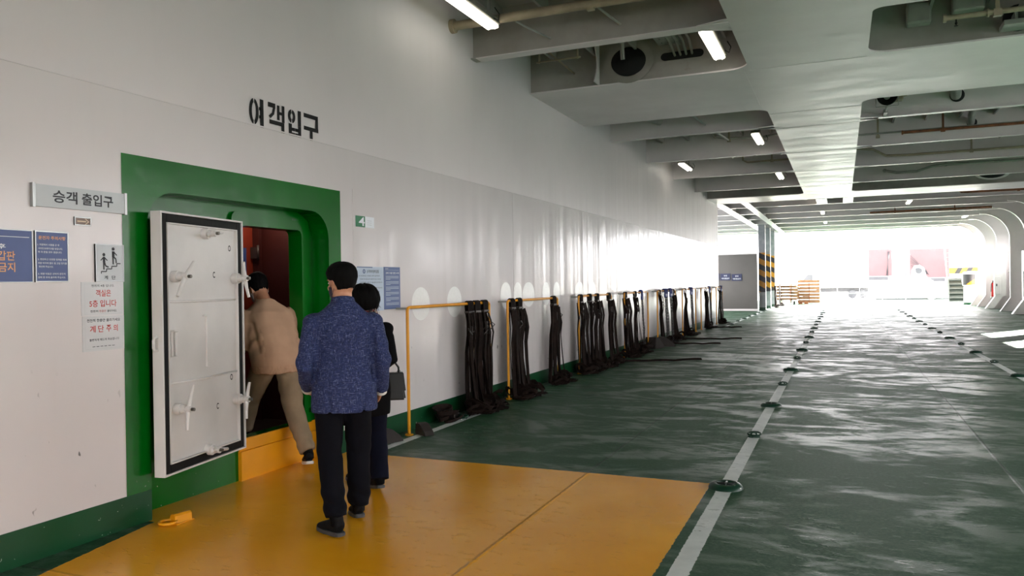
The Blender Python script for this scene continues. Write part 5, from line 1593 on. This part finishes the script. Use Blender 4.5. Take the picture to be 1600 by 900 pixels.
def sock(person, an, kn):
    b = BM(); a, k = Vector(an), Vector(kn); d = (k - a).normalized()
    eloft(b, [(*(a - Vector((0, 0, .03))), .040, .044), (*a, .041, .046), (*(a + d * .06), .042, .046), (*(a + d * .13), .048, .050)], seg=16)
    put(obj('sock', b, BLACKC, person, True, True), 'dark sock')
def shoe(person, ankle, yaw, up_mat, sole_mat, pitch=0.0, L=.275, zf=0.0, name='shoe'):
    """heel under the ankle; yaw turns the toe; pitch > 0 lifts the heel"""
    M = Matrix.Translation((ankle[0], ankle[1], zf)) @ Matrix.Rotation(yaw, 4, 'Z') @ Matrix.Translation((0, L * .62, 0)) @ Matrix.Rotation(-pitch, 4, 'X') @ Matrix.Translation((0, -L * .62 - L * .22, 0))
    b = BM()
    eloft(b, [(0, .004, .050, .020, .030), (0, .015, .058, .033, .046), (0, .05, .062, .037, .052), (0, .09, .060, .037, .050), (0, .13, .052, .039, .038), (0, .18, .044, .043, .030), (0, .225, .038, .042, .023), (0, .258, .034, .030, .016), (0, .272, .032, .012, .008)], seg=18)
    eloft(b, [(0, .048, .05, .036, .044), (0, .046, .10, .036, .044), (0, .044, .125, .034, .042)], seg=16)
    b = remesh(b, .006, 4)
    bmesh.ops.transform(b, matrix=M, verts=b.verts)
    s = obj(name, b, up_mat, person, True, True)
    b = BM()
    out = [(.022, 0), (.035, .02), (.038, .06), (.036, .11), (.041, .16), (.046, .20), (.043, .24), (.028, .268), (.010, .280)]
    poly = [(x, y - .004, 0) for x, y in out] + [(-x, y - .004, 0) for x, y in out[::-1]]
    prism(b, poly, (0, 0, .024))
    for v in b.verts:
        if v.co.y > .22: v.co.z += (v.co.y - .22) * .25
    bmesh.ops.bevel(b, geom=b.edges[:], offset=.005, segments=2, affect='EDGES')
    bmesh.ops.transform(b, matrix=M, verts=b.verts)
    put(obj('sole', b, sole_mat, s, True, True, 50), 'paler rubber sole')
    b = BM()
    for k in range(4):
        y = .125 + .022 * k; z = .088 - .010 * k
        tube(b, [(-.024, y, z - .006), (0, y + .004, z + .002), (.024, y, z - .006)], .003, 5)
    bmesh.ops.transform(b, matrix=M, verts=b.verts)
    obj('laces', b, up_mat, s, True, True)

def skin_mat():
    t = NT('skin'); p = t.obj()
    t.set(col=t.mix(t.ramp(t.noise(p, 12, 3), .35, .7), lin(176, 122, 94), lin(196, 142, 112)), rough=.5); t.bump(t.noise(p, 160, 2), .08, .002); return t.m
SKIN = skin_mat()
def hair_mat():
    t = NT('black_hair'); p = t.obj()
    n = t.noise(t.scale(p, (90, 90, 12)), 1, 3)
    t.set(col=t.mix(n, lin(5, 5, 5), lin(15, 13, 13)), rough=.75, spec=.08); t.bump(n, .6, .004); return t.m
HAIR = hair_mat()
def jacket_mat():
    t = NT('blue_slub_jacket_cloth'); p = t.obj()
    h = t.ramp(t.noise(t.scale(p, (30, 30, 300)), 1, 2, .6), .58, .74)
    v = t.ramp(t.noise(t.scale(p, (280, 280, 26)), 1, 2, .6), .58, .74)
    base = t.mix(t.ramp(t.noise(p, 90, 3, .7), .3, .7), lin(28, 34, 66), lin(46, 56, 98))
    c = t.mix(t.m1('MULTIPLY', t.m1('MAXIMUM', h, v), .62), base, lin(140, 148, 186))
    t.set(col=c, rough=.8, spec=.2); t.bump(t.m1('ADD', h, v), .2, .002); return t.m
def cloth(name, rgb, fr=300, rough=.9, var=.12, stretch=(1, 1, 1), b=.25):
    if name in MATS: return MATS[name]
    t = NT(name); p = t.obj(); c0 = lin(*rgb)
    n = t.noise(t.scale(p, stretch), fr, 2)
    t.set(col=t.mix(t.ramp(t.noise(p, 6, 3), .3, .7), tuple(v * (1 - var) for v in c0), tuple(v * (1 + var) for v in c0)), rough=rough, spec=.12)
    t.bump(n, b, .002); MATS[name] = t.m; return t.m
JACKET = jacket_mat()
NAVY = cloth('black_navy_trouser_cloth', (11, 11, 18)); BLACKC = cloth('black_coat_cloth', (9, 8, 10)); BEIGE = cloth('beige_knit', (190, 154, 128), 150, .9, .06, (1, 1, 2.5), .4)
KHAKI = cloth('khaki_twill', (140, 122, 100), 260); SHOEB = cloth('black_shoe_mesh', (20, 20, 22), 220, .7); SOLEG = paint('grey_rubber_sole', (62, 62, 64), .6, .12, 20, .1); SOLEW = paint('white_rubber_sole', (206, 204, 200), .55, .06, 20, .1)
CUFF = cloth('white_shirt_cloth', (214, 214, 212)); DKNAVY = cloth('dark_navy_trouser_cloth', (13, 15, 30))
MASKD = cloth('dark_grey_mask_cloth', (70, 66, 76), 260); MASKW = cloth('white_mask_cloth', (200, 200, 198), 260)

def mask(person, M, mat):
    b = BM(); rows, cols = 10, 18; G = []; G2 = []
    for j in range(rows + 1):
        z = -.006 + .098 * j / rows; a, a2 = [], []
        for i in range(cols + 1):
            th = R_(-80 + 160 * i / cols); rx, ry, cy = head_r(max(z, .012))
            f = math.exp(-(th / .55) ** 2)
            bul = .006 + .020 * f * (1 - abs(j / rows - .62) * .9)
            p = Vector((math.sin(th) * (rx + bul * .4), cy + math.cos(th) * (ry + bul), z))
            a.append(b.verts.new(p)); a2.append(b.verts.new(p * .985 + Vector((0, -.002, 0))))
        G.append(a); G2.append(a2)
    for j in range(rows):
        for i in range(cols):
            b.faces.new((G[j][i], G[j][i + 1], G[j + 1][i + 1], G[j + 1][i])); b.faces.new((G2[j + 1][i], G2[j + 1][i + 1], G2[j][i + 1], G2[j][i]))
    for s in (0, cols):
        for j in range(rows): b.faces.new((G[j][s], G[j + 1][s], G2[j + 1][s], G2[j][s]))
    for j in (0, rows):
        for i in range(cols): b.faces.new((G[j][i], G2[j][i], G2[j][i + 1], G[j][i + 1]))
    bmesh.ops.transform(b, matrix=M, verts=b.verts)
    m = put(obj('face_mask', b, mat, person, True, True), 'cloth face mask')
    b = BM()
    for s in (-1, 1):
        tube(b, [(s * .066, .035, .082), (s * .079, .005, .120), (s * .086, -.022, .122)], .0018, 5); tube(b, [(s * .058, .045, .006), (s * .074, .0, .062), (s * .084, -.022, .080)], .0018, 5)
    bmesh.ops.transform(b, matrix=M, verts=b.verts); obj('ear_loops', b, mat, m, True, True)

def eyes(person, M):
    for s in (-1, 1):
        b = BM(); ball(b, (s * .031, .083, .118), (.0105, .008, .0065)); bmesh.ops.transform(b, matrix=M, verts=b.verts); e = obj('eye', b, CUFF, person, True, True)
        b = BM(); ball(b, (s * .031, .0895, .118), (.0048, .002, .0048)); bmesh.ops.transform(b, matrix=M, verts=b.verts); obj('iris', b, BLACK, e, True, True)
        b = BM(); tube(b, [(s * .014, .097, .138), (s * .030, .097, .144), (s * .050, .080, .140)], [.003, .004, .002], 5); bmesh.ops.transform(b, matrix=M, verts=b.verts); obj('eyebrow', b, HAIR, person, True, True)

def person(label, loc, heading, J, headM, s=1.0, female=False):
    """the body as one skin; J holds the joints in the person's own axes (x right, y forward)"""
    b = BM()
    sh = .175 if not female else .15
    nb_, pv, ch = Vector(J['neck']), Vector(J['pelvis']), Vector(J['chest'])
    eloft(b, [(*(pv + Vector((0, 0, -.08))), .12, .09), (*pv, .155, .105), (*(pv * .6 + ch * .4), .135, .095), (*ch, .145, .10), (*(ch * .5 + nb_ * .5), .13, .08), (*(ch * .2 + nb_ * .8), .07, .06), (*nb_, .056, .056)], seg=20)
    chin = headM @ Vector((0, -.012, .03)); mid = headM @ Vector((0, -.015, .09))
    eloft(b, [(*(nb_ * .8 + ch * .2), .07, .07), (*nb_, .056, .058), (*chin, .054, .058), (*mid, .05, .055)], seg=18)
    head(b, headM)
    for k in 'LR':
        sd = -1 if k == 'L' else 1
        shp = Vector(J['sh' + k]) + Vector((-sd * .02, 0, -.04))
        limb(b, shp, J['el' + k], J['wr' + k], .044, .038, .026, seg=14)
        ball(b, shp, (.048, .048, .044))
        hand(b, aim(J['wr' + k], J['fi' + k], J['pa' + k]), J.get('th' + k, -sd), J.get('curl', .5))
        limb(b, J['hip' + k], J['kn' + k], J['an' + k], .082, .054, .036, seg=16)
    b = remesh(b, .0055, 3)
    rz = math.atan2(-heading[0], heading[1])
    o = obj('person', b, SKIN, None, True)
    o.location = loc; o.rotation_euler = (0, 0, rz); o.scale = (s, s, s)
    LOCS[o] = Matrix.Translation(loc) @ Matrix.Rotation(rz, 4, 'Z') @ Matrix.Scale(s, 4)
    put(o, label, 'person')
    return o

def legs(J, wt, wk, wa, zhem, flat=1.08, top=.02):
    b = BM()
    pv = Vector(J['pelvis'])
    eloft(b, [(*(pv + Vector((0, 0, -.11))), .15, .115), (*(pv + Vector((0, -.005, -.03))), .178, .128), (*(pv + Vector((0, 0, .08 + top))), .165, .118)], seg=24)
    for k in 'LR':
        h, kn, an = Vector(J['hip' + k]), Vector(J['kn' + k]), Vector(J['an' + k])
        d = (an - kn).normalized(); hem = an + d * zhem
        eloft(b, [(*h, wt, wt * flat), (*(h * .7 + kn * .3), wt * .94, wt * .97 * flat), (*(h * .35 + kn * .65), (wt + wk) / 2, (wt + wk) / 2 * flat), (*kn, wk, wk * 1.06), (*(kn * .7 + hem * .3), wk * .99, wk * 1.06), (*(kn * .35 + hem * .65), (wk + wa) / 2, (wk + wa) / 2 * 1.08), (*(kn * .08 + hem * .92), wa, wa * 1.14), (*hem, wa * 1.0, wa * 1.14)], seg=20)
    return b

# ---- man in the blue jacket
J = dict(pelvis=(0, 0, .92), chest=(0, .0, 1.24), neck=(0, -.015, 1.45),
         shL=(-.180, -.01, 1.355), elL=(-.240, -.08, 1.07), wrL=(-.225, .12, .905), fiL=(-.20, .22, .87), paL=(1, 0, 0),
         shR=(.180, -.01, 1.355), elR=(.238, -.05, 1.07), wrR=(.24, .07, .875), fiR=(.22, .14, .80), paR=(-1, 0, 0),
         hipL=(-.092, 0, .90), knL=(-.100, -.01, .49), anL=(-.066, -.14, .10), hipR=(.085, 0, .90), knR=(.092, .10, .49), anR=(.088, .14, .10), curl=.55)
HB = Matrix.Translation((0, .02, 1.468)) @ Matrix.Rotation(R_(38), 4, 'Z') @ Matrix.Rotation(R_(-3), 4, 'X')
B_ = person('person in a blue flecked jacket and black trousers, walking to the doorway', (-2.95, 4.11, 0), (-.62, .78), J, HB)
eyes(B_, HB); mask(B_, HB, MASKD)
def zl_m(t):
    if t < .75: return .190 - .01 * t
    if t < 1.25: return .183 - (t - .75) * .10
    if t < 1.62: return .133
    if t < 2.0: return .133 - (t - 1.62) * .16
    return .072 - (t - 2.0) * .022
b = hair(HB, zl_m, lambda t, z: .006 + .010 * max(0, min(1, (z - .05) / .10)) + .006 * max(0, min(1, (z - .15) / .06)) + .004 * max(0, math.cos(t)), .004, 3)
obj('hair', b, HAIR, B_, True, True)
b = legs(J, .098, .078, .072, -.022)
b = remesh(b, .010, 3)
def leg_fold(p): return .006 * math.sin(p.z * 60 + 4 * p.x * 10 + 3 * p.y * 8) * max(0, 1 - abs(p.z - .20) / .16) + .004 * math.sin(p.z * 46 + p.x * 22) * max(0, 1 - abs(p.z - .5) / .12)
wrinkle(b, .007, 9, 2, leg_fold)
obj('trousers', b, NAVY, B_, True, True)
b = BM()
eloft(b, [(0, -.012, .765, .205, .150), (0, -.012, .80, .206, .150), (0, -.01, .92, .200, .146), (0, -.005, 1.06, .186, .132), (0, -.005, 1.16, .190, .134), (0, -.015, 1.26, .200, .136), (0, -.018, 1.325, .198, .122), (0, -.020, 1.375, .168, .100), (0, -.018, 1.42, .115, .084), (0, -.012, 1.458, .074, .070)], seg=28, n=2.25)
for k, sd in (('L', -1), ('R', 1)):
    s_, e_, w_ = Vector(J['sh' + k]), Vector(J['el' + k]), Vector(J['wr' + k])
    ball(b, s_ + Vector((sd * .004, 0, -.022)), (.072, .078, .060))
    eloft(b, [(*(s_ + Vector((-sd * .03, 0, -.015))), .062, .07), (*(s_ * .75 + e_ * .25), .069, .078), (*(s_ * .3 + e_ * .7), .063, .070), (*e_, .060, .066), (*(e_ * .5 + w_ * .5), .056, .060), (*(w_ * .96 + e_ * .04), .050, .053)], seg=18)
b = remesh(b, .010, 3)
def jf(p):
    d = 0
    if p.y < 0 and p.z < .95: d -= .016 * math.exp(-((p.x + .098) / .010) ** 2) * min(1, (.95 - p.z) * 8)       # side vents
    if p.y < 0 and p.z < .95: d -= .016 * math.exp(-((p.x - .115) / .010) ** 2) * min(1, (.95 - p.z) * 8)
    if p.y < 0: d -= .004 * math.exp(-(p.x / .006) ** 2) * (1 if p.z > .8 else 0)                                        # centre seam
    r = abs(p.x)
    if r > .19: d += .005 * math.sin(p.z * 55 + p.y * 30) * max(0, 1 - abs(p.z - 1.1) / .2)
    d -= .012 * math.exp(-((r - .185) / .014) ** 2) * (1 if .95 < p.z < 1.28 and p.y < .05 else 0)
    return d
wrinkle(b, .009, 7, 5, jf)
jk = obj('jacket', b, JACKET, B_, True, True)
b = BM()
eloft(b, [(0, -.010, 1.415, .110, .088), (0, -.006, 1.455, .082, .080), (0, .0, 1.490, .069, .071), (0, .0, 1.488, .063, .065), (0, -.006, 1.45, .070, .070)], seg=28)
b = remesh(b, .006, 2); obj('collar', b, JACKET, jk, True, True)
for k in 'LR':
    w_, e_ = Vector(J['wr' + k]), Vector(J['el' + k]); d = (w_ - e_).normalized()
    b = BM(); eloft(b, [(*(w_ - d * .03), .043, .046), (*(w_ + d * .016), .041, .044), (*(w_ + d * .018), .034, .036)], seg=18); put(obj('shirt_cuff', b, CUFF, B_, True, True, 50), 'white shirt cuff')
shoe(B_, J['anL'], R_(28), SHOEB, SOLEG, R_(3)); shoe(B_, J['anR'], R_(6), SHOEB, SOLEG, R_(9))

# ---- woman in black
J = dict(pelvis=(0, 0, .86), chest=(0, .02, 1.15), neck=(0, .01, 1.345),
         shL=(-.155, .01, 1.28), elL=(-.20, -.02, 1.02), wrL=(-.16, .16, .92), fiL=(-.13, .24, .88), paL=(1, 0, 0),
         shR=(.155, .01, 1.28), elR=(.185, -.06, 1.02), wrR=(.16, .14, .99), fiR=(.14, .23, .98), paR=(-1, 0, -.3),
         hipL=(-.082, 0, .84), knL=(-.075, .13, .46), anL=(-.055, .19, .10), hipR=(.082, 0, .84), knR=(.080, .0, .45), anR=(.065, -.13, .10), curl=.7)
HC = Matrix.Translation((0, .035, 1.365)) @ Matrix.Rotation(R_(10), 4, 'Z') @ Matrix.Rotation(R_(-8), 4, 'X') @ Matrix.Scale(.96, 4)
C_P = person('person with short black hair, in a long black coat and a patterned scarf', (-3.36, 4.97, 0), (-.70, .71), J, HC, .965, female=True)
eyes(C_P, HC)
def zl_w(t):
    if t < .7: return .165
    if t < 1.1: return .165 - (t - .7) * .28
    return .062 - (t - 1.1) * .03
b = hair(HC, zl_w, lambda t, z: .028 + .026 * max(0, min(1, (z + .0) / .10)) * (.6 + .4 * min(1, t / 1.5)), .012, 9)
hr = obj('hair', b, HAIR, C_P, True, True)
b = BM()
for k in range(60):
    th = rng.uniform(.4, 2.8) * rng.choice((-1, 1)); z = rng.uniform(.06, .23); rx, ry, cy = head_r(z)
    p = Vector((math.sin(th) * (rx + .035), cy + math.cos(th) * (ry + .035), z + .012)); q = p + Vector((math.sin(th) * rng.uniform(.01, .03), math.cos(th) * rng.uniform(.01, .03), rng.uniform(-.03, .015)))
    r_ = q + Vector((rng.uniform(-.02, .02), rng.uniform(-.02, .02), rng.uniform(-.05, -.01)))
    tube(b, [p - (q - p) * .5, p, q, r_], [.0016, .0016, .0013, .0008], 4)
bmesh.ops.transform(b, matrix=HC, verts=b.verts)
o = obj('stray_strands', b, HAIR, hr, True, True); o['kind'] = 'stuff'
b = legs(J, .090, .075, .076, .0); b = remesh(b, .010, 3); wrinkle(b, .007, 9, 12); obj('trousers', b, DKNAVY, C_P, True, True)
b = BM()
eloft(b, [(0, .0, .60, .190, .150), (0, .0, .66, .19, .15), (0, 0, .80, .19, .145), (0, .005, .98, .178, .13), (0, .015, 1.12, .180, .13), (0, .015, 1.22, .178, .12), (0, .01, 1.295, .14, .09), (0, .01, 1.33, .09, .07), (0, .012, 1.35, .07, .062)], seg=26, n=2.2)
for k, sd in (('L', -1), ('R', 1)):
    s_, e_, w_ = Vector(J['sh' + k]), Vector(J['el' + k]), Vector(J['wr' + k])
    ball(b, s_ + Vector((sd * .008, 0, -.008)), (.066, .066, .058))
    eloft(b, [(*(s_ + Vector((-sd * .03, 0, 0))), .06, .062), (*(s_ * .7 + e_ * .3), .062, .066), (*e_, .056, .060), (*(e_ * .5 + w_ * .5), .052, .055), (*w_, .046, .048)], seg=16)
b = remesh(b, .010, 3); wrinkle(b, .008, 7, 21); obj('coat', b, BLACKC, C_P, True, True)
def scarf_mat():
    t = NT('red_patterned_scarf'); p = t.obj()
    a = t.ramp(t.noise(p, 42, 3), .46, .52); b2 = t.ramp(t.noise(p, 70, 2), .55, .6)
    t.set(col=t.mix(b2, t.mix(a, lin(112, 30, 34), lin(36, 22, 24)), lin(176, 160, 152)), rough=.85); return t.m
b = BM()
for k, (rr, z) in enumerate(((.088, 1.365), (.080, 1.392), (.070, 1.412))):
    tube(b, [(rr * math.cos(a), .02 + rr * .95 * math.sin(a), z + .012 * math.sin(a * 2 + k)) for a in [2 * math.pi * q / 20 for q in range(20)]], .024, 8, closed=True)
b = remesh(b, .007, 2); wrinkle(b, .005, 25, 3); put(obj('scarf', b, scarf_mat(), C_P, True, True), 'red patterned scarf')
shoe(C_P, J['anL'], R_(8), SHOEB, SOLEG, R_(2), .25); shoe(C_P, J['anR'], R_(4), SHOEB, SOLEG, R_(12), .25)
# her handbag, hanging from the right forearm
LEATHER = paint('black_bag_leather', (8, 7, 8), .5, .1, 14, .15, 90)
SILVER = paint('silver_metal', (190, 190, 188), .2, .05, 10, 0, metal=.9)
wc = LOCS[C_P] @ Vector((.195, .05, .985))
bz = math.atan2(.55, .83)
bag = thing('handbag', 'black leather handbag with a silver clasp, on the arm of the person in black', 'handbag', (wc.x + .012, wc.y - .04, .675), bz)
b = BM(); prism(b, [(-.135, -.055, 0), (.135, -.055, 0), (.110, -.04, .20), (-.110, -.04, .20)], (0, .11, 0))
for v in b.verts:
    if v.co.z > .1: v.co.y *= .72
bmesh.ops.bevel(b, geom=b.edges[:], offset=.014, segments=3, affect='EDGES'); obj('bag_body', b, LEATHER, bag, True, True, 60)
b = BM(); prism(b, [(-.120, -.050, .208), (.120, -.050, .208), (.134, -.068, .075), (-.134, -.068, .075)], (0, .006, 0)); box(b, -.118, .118, -.05, .038, .202, .210, .002)
bmesh.ops.bevel(b, geom=[e for e in b.edges if e.calc_length() > .05], offset=.002, segments=2, affect='EDGES'); obj('flap', b, LEATHER, bag, False, True)
b = BM(); box(b, -.016, .016, -.076, -.062, .066, .092, .003); cyl(b, (0, -.078, .084), (0, -.070, .084), .009, 10); put(obj('clasp', b, SILVER, bag, False, True), 'silver clasp')
b = BM(); tube(b, [(-.085, 0, .20), (-.082, 0, .25), (-.05, 0, .295), (0, 0, .305), (.05, 0, .295), (.082, 0, .25), (.085, 0, .20)], .008, 8); obj('handle', b, LEATHER, bag, True, True)
for x in (-.085, .085):
    b = BM(); tube(b, [(x + .014 * math.cos(a), 0, .212 + .014 * math.sin(a)) for a in [2 * math.pi * k / 12 for k in range(12)]], .003, 6, closed=True); put(obj('handle_ring', b, SILVER, bag, True, True), 'silver ring')

# ---- man in the beige sweater stepping through the doorway
J = dict(pelvis=(0, 0, .91), chest=(0, .11, 1.21), neck=(0, .19, 1.415),
         shL=(-.19, .16, 1.305), elL=(-.25, .13, 1.05), wrL=(-.17, .36, .99), fiL=(-.13, .46, .98), paL=(1, 0, 0),
         shR=(.19, .16, 1.305), elR=(.255, .15, 1.05), wrR=(.21, .38, 1.0), fiR=(.18, .48, 1.0), paR=(-1, 0, 0),
         hipL=(-.092, .01, .89), knL=(-.115, .25, .56), anL=(-.12, .36, .26), hipR=(.092, 0, .89), knR=(.110, -.08, .49), anR=(.125, -.30, .115), curl=.6)
HA = Matrix.Translation((0, .215, 1.425)) @ Matrix.Rotation(R_(8), 4, 'Z') @ Matrix.Rotation(R_(-36), 4, 'X')
A_P = person('person in a beige sweater and khaki trousers stepping over the yellow sill', (-4.56, 5.36, 0), (-.93, .36), J, HA, 1.02)
eyes(A_P, HA); mask(A_P, HA, MASKW)
b = hair(HA, zl_m, lambda t, z: .008 + .011 * max(0, min(1, (z - .05) / .08)) + .012 * max(0, min(1, (z - .15) / .06)), .005, 14); obj('hair', b, HAIR, A_P, True, True)
b = legs(J, .102, .082, .070, -.03); b = remesh(b, .010, 3)
wrinkle(b, .009, 8, 31, lambda p: .005 * math.sin(p.z * 50 + p.y * 40 + p.x * 12) * max(0, 1 - abs(p.z - .66) / .2) + .004 * math.sin(p.z * 70 + p.y * 20) * max(0, 1 - abs(p.z - .22) / .12))
obj('trousers', b, KHAKI, A_P, True, True)
b = BM()
eloft(b, [(0, -.01, .800, .200, .150), (0, -.01, .84, .216, .166), (0, .005, .94, .226, .172), (0, .05, 1.06, .232, .172), (0, .10, 1.18, .234, .166), (0, .14, 1.27, .224, .150), (0, .165, 1.33, .190, .115), (0, .178, 1.38, .120, .092), (0, .188, 1.418, .074, .070)], seg=28, n=2.2)
for k, sd in (('L', -1), ('R', 1)):
    s_, e_, w_ = Vector(J['sh' + k]), Vector(J['el' + k]), Vector(J['wr' + k])
    ball(b, s_ + Vector((sd * .006, 0, -.03)), (.084, .088, .074))
    eloft(b, [(*(s_ + Vector((-sd * .04, 0, 0))), .085, .085), (*(s_ * .7 + e_ * .3), .088, .092), (*(s_ * .25 + e_ * .75), .080, .086), (*e_, .074, .080), (*(e_ * .5 + w_ * .5), .068, .070), (*(e_ * .15 + w_ * .85), .056, .058), (*w_, .042, .044)], seg=18)
b = remesh(b, .010, 3)
def sf(p):
    d = 0
    if p.z < .87 and abs(p.x) < .24 and p.y < .22: d += .004 * math.sin(math.atan2(p.y, p.x) * 90) - .004       # ribbed hem
    if abs(p.x) > .16: d += .009 * math.sin(p.z * 44 + p.y * 52) * max(0, 1 - abs(p.z - 1.08) / .16)
    d += .006 * math.sin(p.x * 34 + p.z * 5) * max(0, 1 - abs(p.z - 1.0) / .25)
    d -= .016 * math.exp(-((abs(p.x) - .20) / .016) ** 2) * (1 if .98 < p.z < 1.24 and p.y < .18 else 0)
    return d
wrinkle(b, .011, 6, 41, sf); sw = obj('sweater', b, BEIGE, A_P, True, True)
b = BM(); tube(b, [(.071 * math.cos(a), .190 + .066 * math.sin(a), 1.420 + .012 * math.sin(a)) for a in [2 * math.pi * q / 24 for q in range(24)]], .013, 8, closed=True); obj('neck_band', b, BEIGE, sw, True, True)
shoe(A_P, J['anR'], R_(-24), SHOEB, SOLEW, R_(12)); shoe(A_P, (J['anL'][0], J['anL'][1]), R_(4), SHOEB, SOLEW, 0, zf=.16)

for p_, q in ((B_, dict(anL=(-.066, -.14, .10), knL=(-.100, -.01, .49), anR=(.088, .14, .10), knR=(.092, .10, .49))), (A_P, dict(anR=(.125, -.30, .115), knR=(.110, -.08, .49))), (C_P, dict(anL=(-.055, .19, .10), knL=(-.075, .13, .46), anR=(.065, -.13, .10), knR=(.080, .0, .45)))):
    for k in 'LR':
        if 'an' + k in q: sock(p_, q['an' + k], q['kn' + k])
